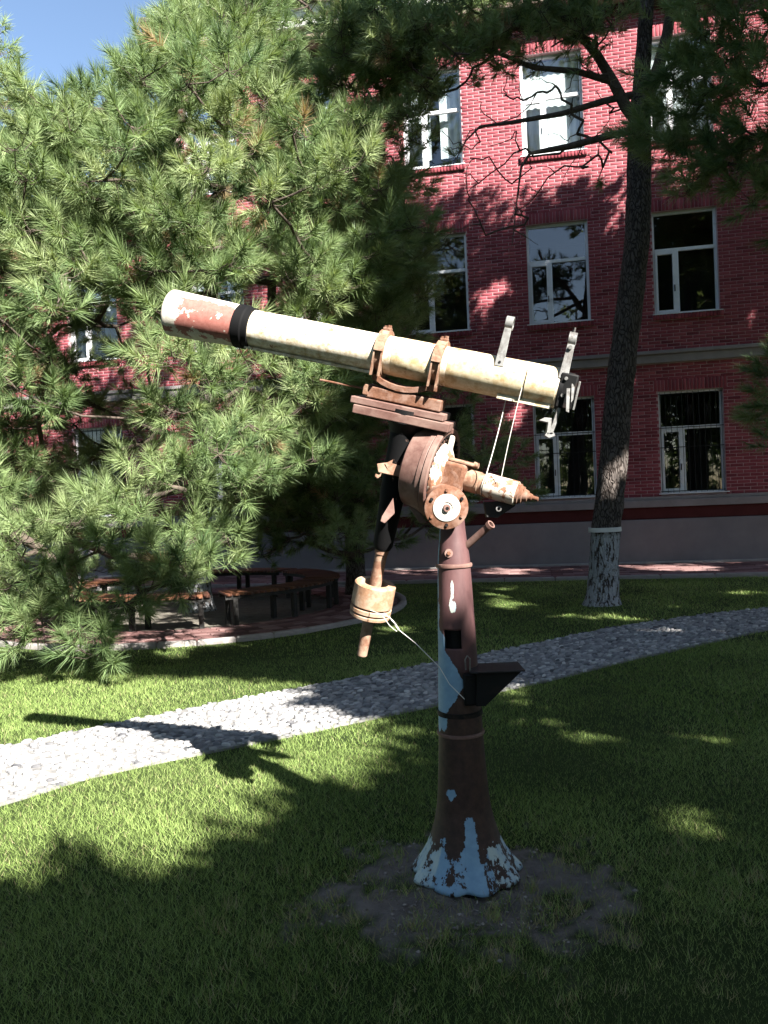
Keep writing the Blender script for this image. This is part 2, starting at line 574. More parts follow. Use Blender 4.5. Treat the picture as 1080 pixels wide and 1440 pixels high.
# ------------------------------------------------------------------ layout in metres
PIER = np.array([0.28, 3.30])
PATH_TOP = [(-6.2, 3.2), (-4.2, 4.42), (-2.64, 5.33), (-2.08, 5.79), (-1.26, 6.38), (0.34, 7.44), (1.24, 8.06), (2.42, 8.96), (3.73, 9.63), (4.77, 10.01), (7.5, 10.8)]
PATH_BOT = [(-5.4, 2.2), (-3.5, 3.45), (-2.13, 4.28), (-1.81, 4.64), (-1.31, 4.97), (-0.59, 5.40), (0.26, 5.91), (1.23, 6.55), (2.31, 7.36), (4.06, 8.53), (7.9, 9.6)]
PATH_POLY = PATH_TOP + PATH_BOT[::-1]
PLAZA_C = np.array([-2.85, 12.1])
PLAZA_R = 3.05
FB = np.array([2.386, 17.096, 0.0])                 # a point at the foot of the facade
FD = nrm([0.982, -0.19, 0])                         # along the facade, to the right
FN = np.array([FD[1], -FD[0], 0])                   # outwards (towards the lawn)
UPZ = np.array([0, 0, 1.0])


def fpt(s_, z_, out=0.0):
    return FB + FD * s_ + UPZ * z_ + FN * out


def smooth_noise(P, sc, seed):
    """cheap value noise in 2D, numpy"""
    r = np.random.default_rng(seed).random((64, 64))
    q = np.asarray(P, float) * sc
    i = np.floor(q).astype(int)
    f = q - i
    f = f * f * (3 - 2 * f)
    a = r[i[:, 0] % 64, i[:, 1] % 64]; b_ = r[(i[:, 0] + 1) % 64, i[:, 1] % 64]
    c = r[i[:, 0] % 64, (i[:, 1] + 1) % 64]; d = r[(i[:, 0] + 1) % 64, (i[:, 1] + 1) % 64]
    return (a * (1 - f[:, 0]) + b_ * f[:, 0]) * (1 - f[:, 1]) + (c * (1 - f[:, 0]) + d * f[:, 0]) * f[:, 1]


def soil_amount(P):
    """bare earth round the pier foot and under the plaza pine"""
    P = np.asarray(P, float)
    n_ = smooth_noise(P, 5.0, 3) * 0.6 + smooth_noise(P, 14.0, 4) * 0.4
    e1 = np.hypot((P[:, 0] - 0.30) / 0.52, (P[:, 1] - 3.16) / 0.46)
    e2 = np.hypot(P[:, 0] - PLAZA_C[0], P[:, 1] - PLAZA_C[1]) / 2.25
    n2_ = smooth_noise(P, 30.0, 6)
    a = np.clip((1.05 - e1 + (n_ - 0.5) * 1.7 + (n2_ - 0.5) * 0.5) * 2.6, 0, 1)
    b_ = np.clip((1.05 - e2) * 6, 0, 1) * 0.75
    return np.maximum(a, b_)


# ------------------------------------------------------------------ ground
gx = np.unique(np.concatenate([np.linspace(-400, -12, 8), np.arange(-12, 12.01, 0.12), np.arange(-0.7, 1.4, 0.03), np.linspace(12, 400, 8)]))
gy = np.unique(np.concatenate([np.linspace(-400, -2, 8), np.arange(-2, 16.01, 0.12), np.arange(2.2, 4.1, 0.03), np.linspace(16, 500, 8)]))
GX, GY = np.meshgrid(gx, gy)
GP = np.stack([GX.ravel(), GY.ravel()], 1)
near = (np.abs(GP[:, 0]) < 12) & (GP[:, 1] > -2) & (GP[:, 1] < 16)
gz = np.where(near, (smooth_noise(GP + 20, 1.3, 9) - 0.9) * 0.02, -0.012)
fine = (np.abs(GP[:, 0] - 0.3) < 1.0) & (np.abs(GP[:, 1] - 3.15) < 0.9)
gz = gz + np.where(fine, soil_amount(GP) * ((smooth_noise(GP + 5, 17.0, 41) - 0.45) * 0.030 + (smooth_noise(GP + 9, 7.0, 42) - 0.5) * 0.02), 0)
idx = np.arange(len(GP)).reshape(GX.shape)
GF = np.stack([idx[:-1, :-1], idx[:-1, 1:], idx[1:, 1:], idx[1:, :-1]], -1).reshape(-1, 4)
me = np_mesh('ground', np.column_stack([GP, gz]), GF, M['ground'], smooth=True)
set_attr(me, 'soil', soil_amount(GP))
tag(link('ground', me), kind='structure')

# pebble path -------------------------------------------------------------
b_ = MB()
n = len(PATH_TOP)
vs = [(x, y, 0.006) for x, y in PATH_TOP] + [(x, y, 0.006) for x, y in PATH_BOT] + [(x, y, -0.05) for x, y in PATH_TOP] + [(x, y, -0.05) for x, y in PATH_BOT]
fs = [(i, i + n, i + n + 1, i + 1) for i in range(n - 1)]
fs += [(i, i + 1, i + 1 + 2 * n, i + 2 * n) for i in range(n - 1)] + [(i + n, i + 3 * n, i + 1 + 3 * n, i + 1 + n) for i in range(n - 1)]
b_.add(vs, fs)
path = tag(b_.build('pebble_path', M['pathbed'], smooth=0), kind='structure')
PV, PF = [], []
for i, (rr, zz) in enumerate(((1.0, -0.2), (0.92, 0.35), (0.55, 0.5))):
    for k in range(6):
        a = 2 * math.pi * k / 6
        PV.append((rr * math.cos(a) * 0.5, rr * math.sin(a) * 0.5, zz))
for i in range(2):
    for k in range(6):
        k2 = (k + 1) % 6
        PF += [(i * 6 + k, i * 6 + k2, (i + 1) * 6 + k2, (i + 1) * 6 + k)]
PF += [(12, 13, 14, 15), (12, 15, 16, 17)]
PV, PF = np.array(PV), np.array(PF)
items = []
top, bot = np.array(PATH_TOP), np.array(PATH_BOT)
for y in np.arange(2.2, 11.0, 0.036):
    for x in np.arange(-6.5, 8.0, 0.068):
        q = np.array([x + rng.normal(0, 0.012) + (0.034 if int(round(y / 0.036)) % 2 else 0), y + rng.normal(0, 0.006)])
        items.append(q)
Q = np.array(items)
Q = Q[in_poly(Q, PATH_POLY)]
Q = Q[(np.abs(Q[:, 0]) < 0.52 * Q[:, 1] + 0.5)]
items = []
for q in Q:
    a = rng.normal(0.25, 0.35)
    L, W, Hh = rng.uniform(0.044, 0.070), rng.uniform(0.020, 0.031), rng.uniform(0.016, 0.046)
    ax = np.array([math.cos(a), math.sin(a), 0.0]); ay = np.array([-math.sin(a), math.cos(a), 0])
    az = nrm([rng.normal(0, .15), rng.normal(0, .15), 1])
    vis = 1.0 / q[1] if abs(q[0]) < 0.47 * q[1] else 0
    items.append((M4((q[0], q[1], 0.004), ax * L, ay * W, az * Hh), float(np.clip(rng.normal(0.55, 0.22), 0, 0.999)), vis))
pieces(path, 'pebble', (PV, PF), M['pebble'], items, 300, 'pebble_field')

# circular paved ring with kerb ------------------------------------------
b_ = MB()
n = 96
vs, fs = [], []
for r_, z_ in ((2.05, 0.0), (2.05, 0.012), (PLAZA_R, 0.012), (PLAZA_R, 0.0)):
    for k in range(n):
        a = 2 * math.pi * k / n
        vs.append((PLAZA_C[0] + r_ * math.cos(a), PLAZA_C[1] + r_ * math.sin(a), z_ - (0.03 if z_ == 0 else 0)))
for i in range(3):
    fs += [(i * n + k, i * n + (k + 1) % n, (i + 1) * n + (k + 1) % n, (i + 1) * n + k) for k in range(n)]
plaza = tag(b_.add(vs, fs).build('paved_ring', M['paverjoint'], smooth=0), kind='structure')
items = []
for j in range(8):
    r_ = 2.11 + j * 0.118
    cnt = int(2 * math.pi * r_ / 0.215)
    for k in range(cnt):
        a = 2 * math.pi * (k + 0.5 * (j % 2)) / cnt
        ra, ta = np.array([math.cos(a), math.sin(a), 0]), np.array([-math.sin(a), math.cos(a), 0])
        c = np.array([PLAZA_C[0], PLAZA_C[1], 0.012 + rng.uniform(0.004, 0.010)]) + ra * r_
        items.append((M4(c, ta * 0.205, ra * 0.110, UPZ * 0.03), rng.random() * 0.99, 10 / c[1] if c[0] > -5 else 0))
pieces(plaza, 'paver', (CH_V, CH_F), M['paver'], items, 300, 'paver_field')
items = []
cnt = 44
for k in range(cnt):
    a = 2 * math.pi * k / cnt
    ra, ta = np.array([math.cos(a), math.sin(a), 0]), np.array([-math.sin(a), math.cos(a), 0])
    c = np.array([PLAZA_C[0], PLAZA_C[1], 0.0]) + ra * (PLAZA_R + 0.04)
    items.append((M4(c, ta * 0.430, ra * 0.085, UPZ * 0.11), rng.random() * 0.99, 1))
pieces(plaza, 'kerb_stone', (CH_V, CH_F), M['kerb'], items, cnt, 'kerb_rest')

# pavement along the building --------------------------------------------
b_ = MB()
P0, P1 = fpt(-20, 0, 0.0), fpt(13, 0, 0.0)
Q0, Q1 = fpt(-20, 0, 2.62), fpt(13, 0, 2.62)
b_.add([P0 + UPZ * .012, P1 + UPZ * .012, Q1 + UPZ * .012, Q0 + UPZ * .012, Q0 - UPZ * .05, Q1 - UPZ * .05], [(0, 1, 2, 3), (3, 2, 5, 4)])
pav = tag(b_.build('pavement', M['paverjoint'], smooth=0), kind='structure')
items = []
for j in range(13):
    for k in range(int(17.0 / 0.40)):
        s_ = -9.5 + k * 0.40 + 0.2 * (j % 2)
        c = fpt(s_, 0.012 + rng.uniform(0.004, 0.012), 0.12 + j * 0.20)
        items.append((M4(c, FD * 0.388, FN * -0.190, UPZ * 0.03), rng.random() * 0.99, (s_ + 3 * j * .1) if s_ < 5.4 else -99))
pieces(pav, 'paving_stone', (CH_V, CH_F), M['paver'], items, 300, 'paving_field')
items = []
for k in range(36):
    c = fpt(-20 + k * 0.9, 0.01, 2.67)
    items.append((M4(c, FD * 0.885, FN * -0.09, UPZ * 0.10), rng.random() * 0.99, 1))
pieces(pav, 'kerb_stone', (CH_V, CH_F), M['kerb'], items, 36, 'kerb_rest')

# ------------------------------------------------------------------ brick building
S0, S1 = -15.5, 9.0
ROW = 0.068
WIN_S = [-12.9, -9.85, -6.72, -4.19, -1.655, 0.87, 3.405, 5.94]
WW = 1.26
WIN_Z = [(1.445, 3.553, 2.80), (5.117, 7.225, 6.45), (8.653, 10.761, 9.88)]
TOPZ = 11.52
SW = -6.95                     # left of this the building has only two storeys
bld = empty('brick_building', fpt(0, 0), 'three storey red brick building with white framed windows and grey plinth', 'building')

# backing wall (mortar) with openings and reveals
b_ = MB()
ss = sorted([S0, S1, SW] + WIN_S + [w + WW for w in WIN_S])
zz = sorted([0.935, 7.9, TOPZ] + [z for w in WIN_Z for z in w[:2]])
for i in range(len(ss) - 1):
    for j in range(len(zz) - 1):
        sm, zm = (ss[i] + ss[i + 1]) / 2, (zz[j] + zz[j + 1]) / 2
        if sm < SW and zm > 7.9:
            continue
        hole = any(w < sm < w + WW for w in WIN_S) and any(a < zm < c for a, c, _ in WIN_Z)
        p = [fpt(ss[i], zz[j]), fpt(ss[i + 1], zz[j]), fpt(ss[i + 1], zz[j + 1]), fpt(ss[i], zz[j + 1])]
        if not hole:
            b_.add(p, [(0, 1, 2, 3)])
        else:
            q = [k - FN * 0.32 for k in p]
            b_.add(p + q, [(0, 4, 5, 1), (1, 5, 6, 2), (2, 6, 7, 3), (3, 7, 4, 0)])
me = bpy.data.meshes.new('wall')
me.from_pydata(b_.v, [], b_.f)
me.materials.append(M['mortar'])
wall = link('wall', me, bld)
# sides, back and roof
b_ = MB()
for (sa, sb_, hz) in ((S0, SW, 8.3), (SW, S1, 11.9)):
    p = [fpt(sa, 0, -0.33), fpt(sb_, 0, -0.33), fpt(sb_, 0, -9), fpt(sa, 0, -9)]
    b_.add(p + [k + UPZ * hz for k in p], [(2, 3, 7, 6)] + ([(1, 2, 6, 5)] if sb_ == S1 else []) + [(3, 0, 4, 7)])
b_.add([fpt(S0, 0, 0), fpt(S0, 0, -.33), fpt(S0, 8.3, -.33), fpt(S0, 8.3, 0)], [(0, 1, 2, 3)])
b_.add([fpt(S1, 0, 0), fpt(S1, 0, -.33), fpt(S1, 11.9, -.33), fpt(S1, 11.9, 0)], [(0, 1, 2, 3)])
b_.add([fpt(SW, 7.8, 0), fpt(SW, 7.8, -.33), fpt(SW, 11.9, -.33), fpt(SW, 11.9, 0)], [(0, 1, 2, 3)])
b_.build('side_wall', M['mortar'], bld, smooth=0)
MB().obox(fpt((SW + S1) / 2, 12.25, -4.2), FD, FN, UPZ, S1 - SW + 0.6, 10.2, 0.10).build('roof', M['roof'], bld, smooth=0)
MB().obox(fpt((S0 + SW) / 2 - 0.2, 8.42, -4.2), FD, FN, UPZ, SW - S0, 10.2, 0.10).build('roof', M['roof'], bld, smooth=0)


def band(name, z0, z1, out, mat, back=0.0, bevel=0.012, S0=S0, S1=S1):
    return MB().obox(fpt((S0 + S1) / 2, (z0 + z1) / 2, (out + back) / 2), FD, FN, UPZ, S1 - S0, out - back, z1 - z0).build(name, mat, bld, smooth=0, bevel=bevel)


band('plinth', -0.1, 0.932, 0.075, M['plinth'], -0.05)
band('red_band', 0.935, 1.178, 0.035, M['redband'], -0.03)
band('sill_band', 1.18, 1.33, 0.11, M['stone'], -0.03)
band('sill_band', 1.333, 1.392, 0.07, M['stone'], -0.03, 0.006)
band('string_course', 4.13, 4.30, 0.085, M['stone'], -0.03)
band('string_course', 4.303, 4.378, 0.13, M['stone'], -0.03)
band('frieze', 11.30, 11.52, 0.05, M['redband'], -0.03, S0=SW)
band('soffit', 11.525, 11.73, 0.50, M['soffit'], -0.2, S0=SW)
band('cornice', 11.735, 12.19, 0.62, M['cornice'], -0.3, S0=SW - 0.3)
band('soffit', 7.90, 8.05, 0.40, M['soffit'], -0.2, S1=SW - 0.01)
band('cornice', 8.055, 8.36, 0.50, M['cornice'], -0.3, S1=SW - 0.01)
band('footing', -0.05, 0.07, 0.22, M['kerb'], 0.08)

# bricks
items = []


def brick(s0, s1, z0, z1, out=0.004, vertical=False):
    d = 0.03
    o_ = out + abs(rng.normal(0, 0.0012))
    c = fpt((s0 + s1) / 2, (z0 + z1) / 2, o_ - d / 2)
    # CH block: +z is the face -> FN ; x along the wall, y up
    vr = float(np.clip(rng.normal(0.5, 0.22), 0, 0.999))
    sc_ = (s0 + s1) / 2
    vis = sc_ if (sc_ < 5.3 and 1.4 < z0 < 9.5) else -50
    if vertical:
        items.append((M4(c, UPZ * (z1 - z0), -FD * (s1 - s0), FN * d), vr, vis))
    else:
        items.append((M4(c, FD * (s1 - s0), UPZ * (z1 - z0), FN * d), vr, vis))


J = 0.0075
row = 0
z = 1.394
while z < 11.27:
    zc = z + ROW / 2
    blocks = []
    for (a, c, _) in WIN_Z:
        if a - 0.02 < zc < c:
            blocks += [(w, w + WW) for w in WIN_S]
        elif c < zc < c + 0.245:
            blocks += [(w - 0.08, w + WW + 0.08) for w in WIN_S]
        elif a - 0.12 < zc < a and a > 2:
            blocks += [(w - 0.06, w + WW + 0.06) for w in WIN_S]
    if not (4.12 < z + ROW * .7 and z < 4.37):
        cur = S0
        for (a, c) in sorted(blocks) + [(S1, S1)]:
            if a > cur:
                k0 = math.floor((cur - S0) / 0.25) - 1
                off = S0 + (0.125 if row % 2 else 0.0)
                k = k0
                while off + k * 0.25 < a:
                    s0_, s1_ = max(cur, off + k * 0.25), min(a, off + (k + 1) * 0.25)
                    if s1_ - s0_ > 0.03 and not (s0_ < SW and z > 7.85):
                        brick(s0_ + J / 2, s1_ - J / 2, z + J / 2, z + ROW - J / 2)
                    k += 1
            cur = c
    z += ROW
    row += 1
for (a, c, _) in WIN_Z:
    for w in WIN_S:
        if w < SW and a > 8:
            continue
        k = w - 0.08
        while k < w + WW + 0.075:                       # soldier course over the opening
            brick(k + J / 2, k + 0.071 - J / 2, c + 0.004, c + 0.243, 0.006, True)
            k += 0.071
        if a > 2:                                       # brick-on-edge sill
            k = w - 0.06
            while k < w + WW + 0.055:
                brick(k + J / 2, k + 0.069 - J / 2, a - 0.115, a - 0.006, 0.055, True)
                k += 0.069
pieces(bld, 'brick', (CH_V, CH_F), M['brick'], items, 300, 'brick_courses')


# windows
def local_box(mb, x0, x1, y0, y1, z0, z1):
    """box in facade coordinates: x along, y outwards, z up, relative to the window's lower left corner"""
    c = FD * ((x0 + x1) / 2) + FN * ((y0 + y1) / 2) + UPZ * ((z0 + z1) / 2)
    mb.obox(c, FD, FN, UPZ, x1 - x0, y1 - y0, z1 - z0)


def window_parts(hh, tz, curtain, grille):
    """list of (name, mesh, parent index)"""
    out = []
    f = MB()
    y0, y1 = -0.17, -0.10
    local_box(f, 0, 0.05, y0, y1, 0, hh); local_box(f, WW - 0.05, WW, y0, y1, 0, hh)
    local_box(f, 0.0505, WW - 0.0505, y0, y1 - 0.002, 0, 0.055); local_box(f, 0.0505, WW - 0.0505, y0, y1 - 0.002, hh - 0.05, hh)
    out.append(('window', f.mesh('window', M['frame'], 0)))
    f = MB(); local_box(f, 0.051, WW - 0.051, y0 + .003, y1 + 0.006, tz - 0.035, tz + 0.03); out.append(('transom', f.mesh('transom', M['frame'], 0)))
    mxx = 0.44
    f = MB(); local_box(f, mxx, mxx + 0.07, y0 + .003, y1 + 0.004, 0.056, tz - 0.036); out.append(('mullion', f.mesh('mullion', M['frame'], 0)))
    f = MB()
    a0, a1, c0, c1 = 0.051, mxx - 0.001, 0.056, tz - 0.036
    ys, ye = y0 + 0.01, y1 + 0.016
    local_box(f, a0, a0 + 0.045, ys, ye, c0, c1); local_box(f, a1 - 0.045, a1, ys, ye, c0, c1)
    local_box(f, a0 + .0455, a1 - 0.0455, ys, ye - .002, c0, c0 + 0.05); local_box(f, a0 + .0455, a1 - 0.0455, ys, ye - .002, c1 - 0.05, c1)
    out.append(('sash', f.mesh('sash', M['frame'], 0)))
    f = MB(); local_box(f, a1 - 0.030, a1 - 0.012, ye, ye + 0.03, c0 + 0.42, c0 + 0.55); out.append(('handle', f.mesh('handle', M['iron'], 0)))
    for (x0, x1, z0, z1) in ((0.05, WW - 0.05, tz + 0.03, hh - 0.05), (0.096, mxx - 0.045, 0.105, tz - 0.085), (mxx + 0.07, WW - 0.05, 0.055, tz - 0.035)):
        f = MB()
        q = [FD * x + FN * (-0.14) + UPZ * z for x, z in ((x0, z0), (x1, z0), (x1, z1), (x0, z1))]
        f.add(q, [(0, 1, 2, 3)])
        out.append(('pane', f.mesh('pane', M['glass'], 0)))
    f = MB()
    local_box(f, -0.05, WW + 0.05, -0.10, 0.065, -0.008, 0.008)
    out.append(('sill', f.mesh('sill', M['frame'], 0)))
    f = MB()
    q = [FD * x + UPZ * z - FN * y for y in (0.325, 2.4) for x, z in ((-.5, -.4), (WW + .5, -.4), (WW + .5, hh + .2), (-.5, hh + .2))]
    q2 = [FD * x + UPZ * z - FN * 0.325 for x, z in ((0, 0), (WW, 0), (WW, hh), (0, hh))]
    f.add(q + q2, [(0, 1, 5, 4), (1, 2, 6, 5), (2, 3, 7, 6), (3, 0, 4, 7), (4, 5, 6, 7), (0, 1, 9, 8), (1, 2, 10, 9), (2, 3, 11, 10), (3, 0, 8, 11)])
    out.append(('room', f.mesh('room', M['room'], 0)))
    if curtain:
        f = MB()
        kk = 46
        xs = np.linspace(0.06, WW - 0.06, kk)
        vs, fs = [], []
        for i, x in enumerate(xs):
            w_ = 0.008 * math.sin(i * 1.15) + 0.006 * math.sin(i * 0.43 + 1)
            for zc_ in (0.03 if curtain == 1 else 0.3, hh - 0.03):
                vs.append(FD * x - FN * (0.30 + w_) + UPZ * zc_)
        for i in range(kk - 1):
            if curtain == 2 and 0.42 < (i / kk) < 0.60:
                continue
            fs.append((2 * i, 2 * i + 2, 2 * i + 3, 2 * i + 1))
        f.add(vs, fs)
        out.append(('curtain', f.mesh('curtain', M['curtain'], 60)))
    if grille:
        f = MB()
        for x in np.linspace(0.03, WW - 0.03, 12):
            local_box(f, x - 0.004, x + 0.004, -0.045, -0.037, 0.02, hh - 0.02)
        for zc_ in (0.05, 0.95, tz, hh - 0.06):
            local_box(f, 0.0, WW, -0.050, -0.046, zc_ - 0.008, zc_ + 0.008)
        x = 0.2
        while x < WW - 0.1:                             # scrolls in the upper part
            for (dx, dz) in ((0, 0), (0.085, 0), (0.0425, 0.075), (0.0425, -0.075)):
                pts = [FD * (x + dx + 0.034 * math.cos(a)) + FN * -0.042 + UPZ * (tz + 0.34 + dz + 0.034 * math.sin(a)) for a in np.linspace(0, 2 * math.pi, 11)]
                f.tube(pts, 0.0045, 4)
            x += 0.36
        out.append(('grille', f.mesh('grille', M['iron'], 0)))
    return out


for fi, (a, c, tzz) in enumerate(WIN_Z):
    protos = {}
    for ci, w in enumerate(WIN_S):
        if fi == 2 and w < SW:
            continue
        cur = 0
        if fi == 2:
            cur = 1 if ci in (0, 3, 5, 6) else 2
        elif ci in (1, 2):
            cur = 2
        key = (cur, fi == 0)
        if key not in protos:
            protos[key] = window_parts(c - a, tzz - a, cur, fi == 0)
        loc = fpt(w, a)
        wo_ = None
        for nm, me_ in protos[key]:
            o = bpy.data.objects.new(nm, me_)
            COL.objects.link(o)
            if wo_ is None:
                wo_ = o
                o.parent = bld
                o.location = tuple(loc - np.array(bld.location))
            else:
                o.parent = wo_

# ------------------------------------------------------------------ curved benches round the plaza pine
BR0, BR1 = 1.62, 2.14
bm_leg = None
slat_meshes = [np_mesh('slat', CH_V, CH_F, M['slat'], np.full(len(CH_V), (q + .5) / 6)) for q in range(6)]
bl = ['curved slatted bench with black legs on brick ring, facing the telescope counterweight',
      'curved slatted bench on the brick ring, farthest round toward the grey plinth',
      'curved slatted bench behind the whitewashed pine trunk, by the building',
      'curved slatted bench behind the pine, under its outer boughs',
      'curved slatted bench under low pine boughs, outermost from telescope',
      'curved slatted bench half hidden by drooping pine tufts, next to path side']
for i in range(6):
    a0, a1 = math.radians(-68 + 60 * i), math.radians(-68 + 60 * i + 55)
    am = (a0 + a1) / 2
    c = np.array([PLAZA_C[0] + 1.88 * math.cos(am), PLAZA_C[1] + 1.88 * math.sin(am), 0.0])
    be = empty('curved_bench', c, bl[i], 'bench', 'curved benches round the pine')
    cnt = 22
    for k in range(cnt):
        a = a0 + (a1 - a0) * (k + 0.5) / cnt
        ra, ta = np.array([math.cos(a), math.sin(a), 0]), np.array([-math.sin(a), math.cos(a), 0])
        o = link('slat', slat_meshes[int(rng.integers(6))], be)
        o.matrix_basis = Matrix([list(r) for r in M4(np.array([PLAZA_C[0], PLAZA_C[1], 0.435 + rng.normal(0, .0015)]) + ra * (BR0 + BR1) / 2, ta * 0.074, ra * (BR1 - BR0), UPZ * 0.032)])
    for rr in (BR0 + 0.05, BR1 - 0.05):
        pts = [np.array([PLAZA_C[0] + rr * math.cos(a), PLAZA_C[1] + rr * math.sin(a), 0.395]) for a in np.linspace(a0, a1, 14)]
        bb = MB()
        for q in range(13):
            d_ = pts[q + 1] - pts[q]
            t_ = nrm(d_)
            bb.obox((pts[q] + pts[q + 1]) / 2, t_, np.cross(UPZ, t_), UPZ, np.linalg.norm(d_) + .004, 0.04, 0.055)
        bb.build('rail', M['benchiron'], be, smooth=0)
    for a in (a0 + 0.06, am, a1 - 0.06):
        ra, ta = np.array([math.cos(a), math.sin(a), 0]), np.array([-math.sin(a), math.cos(a), 0])
        for rr in (BR0 + 0.05, BR1 - 0.05):
            MB().obox(np.array([PLAZA_C[0], PLAZA_C[1], 0.184]) + ra * rr, ra, ta, UPZ, 0.065, 0.065, 0.374).build('leg', M['benchiron'], be, smooth=0, bevel=0.006)

# ------------------------------------------------------------------ the old telescope
tel = empty('telescope', (PIER[0], PIER[1], 0.0), 'rusty old telescope with cream tube and counterweight on a flared iron pier', 'telescope')
E0, E1 = at(243, 440, 3.50), at(783, 546, 3.14)
ax = nrm(E1 - E0)
dn = np.array([-0.2, 0.2, -0.96])
dn = nrm(dn - ax * (dn @ ax))
sd = np.cross(dn, ax)                                # towards the viewer's side


def axp(px, u=0.0, w=0.0):
    lo, hi = -0.5, 1.5
    for _ in range(40):
        t = (lo + hi) / 2
        v_ = E0 + (E1 - E0) * t - CPOS
        if 540 + FPX * (v_ @ rt2) / (v_ @ fw) < px:
            lo = t
        else:
            hi = t
    return E0 + (E1 - E0) * t + dn * u + sd * w


def T(name, mb, mat, bevel=0.0, smooth=35, parent=None):
    return mb.build(name, M[mat], parent or tel, smooth, bevel)


# pier --------------------------------------------------------------------
prof = [(0.0, 0.222), (0.012, 0.219), (0.03, 0.205), (0.055, 0.188), (0.088, 0.168), (0.12, 0.153), (0.161, 0.139), (0.21, 0.125), (0.267, 0.113), (0.32, 0.107),
        (0.373, 0.103), (0.45, 0.098), (0.53, 0.094), (0.60, 0.091), (0.66, 0.089), (0.72, 0.087), (0.78, 0.085), (0.83, 0.083), (0.87, 0.081), (0.905, 0.080), (0.925, 0.0795), (0.96, 0.0785),
        (0.99, 0.078), (1.02, 0.077), (1.06, 0.0755), (1.10, 0.074), (1.14, 0.0725), (1.18, 0.071), (1.22, 0.0695), (1.26, 0.068), (1.30, 0.066), (1.34, 0.062), (1.38, 0.056), (1.43, 0.052), (1.48, 0.05)]
# refine
zz_, rr_ = zip(*prof)
zf = np.unique(np.concatenate([np.linspace(0, 1.48, 130), [0.937, 1.012]]))
rf = np.interp(zf, zz_, rr_)
nseg = 120
V, F, PA, PR, PL = [], [], [], [], []
pn = np.random.default_rng(5)
lob = pn.uniform(0, 6.28, 4)
for zi, ri in zip(zf, rf):
    for k in range(nseg):
        th_ = 2 * math.pi * k / nseg                # 0 = towards the camera (-Y), positive to the right
        fl_ = max(0, (0.24 - zi) / 0.24) ** 1.6
        r_ = ri * (1 + fl_ * (0.13 * abs(math.sin(4.5 * th_ + 0.4)) - 0.075 + 0.02 * math.sin(13 * th_ + lob[0])))
        V.append((PIER[0] + r_ * math.sin(th_), PIER[1] - r_ * math.cos(th_), zi))
        dg = (math.degrees(th_) + 180) % 360 - 180
        # blue paint left on the bell, in runs up the front and on the left flank; upper left edge tinted blue
        sm = lambda v_, a_, b2, k_: max(0.0, min(1.0, (v_ - a_) / k_ + .5)) * max(0.0, min(1.0, (b2 - v_) / k_ + .5))
        pa = 0.58 * max(0.0, min(1.0, (0.19 - zi) / 0.06)) - 0.16 * sm(dg, 18, 50, 12) + 0.07 * math.sin(dg * 0.14 + 1)
        if zi > 0.24:
            pa = 0.0
        pa = max(pa, 0.90 * sm(dg, -7, 17, 12) * sm(zi, -1, 0.265, 0.05))
        pa = max(pa, 0.85 * sm(dg, -44, -20, 16) * sm(zi, 0.332, 0.374, 0.03))
        lim = -44 + 56 * max(0.0, 1 - abs(zi - 0.80) / 0.13)
        pa = max(pa, 0.95 * sm(dg, -160, lim, 18) * sm(zi, 0.60, 1.0, 0.05))
        pa = max(pa, 0.80 * sm(dg, -160, -70, 14) * sm(zi, 0.9, 1.5, 0.05))
        pa = max(pa, 0.85 * sm(dg, -24, -3, 12) * sm(zi, 1.085, 1.135, 0.035))
        pa = max(pa, 0.62 * sm(dg, -20, -10, 8) * sm(zi, 1.13, 1.22, 0.03))
        PA.append(pa)
        PR.append(min(1.0, max(0.0, (zi - 0.835 + 0.02 * math.sin(5 * th_)) / 0.03)))
        PL.append(1.0 if (zi > 1.05 and dg > -60) else (0.75 if (zi < 0.16 and (dg > 30 or dg < -45)) else 0.0))
for i in range(len(zf) - 1):
    for k in range(nseg):
        dg = (360 * (k + 0.5) / nseg + 180) % 360 - 180
        zm = (zf[i] + zf[i + 1]) / 2
        if 0.937 < zm < 1.012 and -47 < dg < 10:
            continue                                  # square inspection hole
        F.append((i * nseg + k, i * nseg + (k + 1) % nseg, (i + 1) * nseg + (k + 1) % nseg, (i + 1) * nseg + k))
me = np_mesh('pier', np.array(V), np.array(F), M['pier'], smooth=True)
for nm, val in (('paint', PA), ('prim', PR), ('pale', PL)):
    set_attr(me, nm, val)
pier = link('pier', me, tel)
md = pier.modifiers.new('wall', 'SOLIDIFY'); md.thickness = 0.006; md.offset = -1
PC = np.array([PIER[0], PIER[1], 0.0])
T('inner_pipe', MB().cyl(PC + UPZ * 0.7, PC + UPZ * 1.2, 0.045), 'black')
T('pier_ring', MB().lathe(PC + UPZ * 1.262, UPZ, [(0, 0.066), (0.002, 0.0745), (0.010, 0.076), (0.016, 0.0745), (0.018, 0.064)], 48, False), 'primer')
T('pier_ring', MB().lathe(PC + UPZ * 0.572, UPZ, [(0, 0.09), (0.002, 0.0975), (0.009, 0.099), (0.014, 0.0975), (0.016, 0.09)], 48, False), 'primer')
T('base_plate', MB().lathe(PC + UPZ * -0.02, UPZ, [(0, 0.20), (0.022, 0.20), (0.026, 0.19)], 48), 'black')
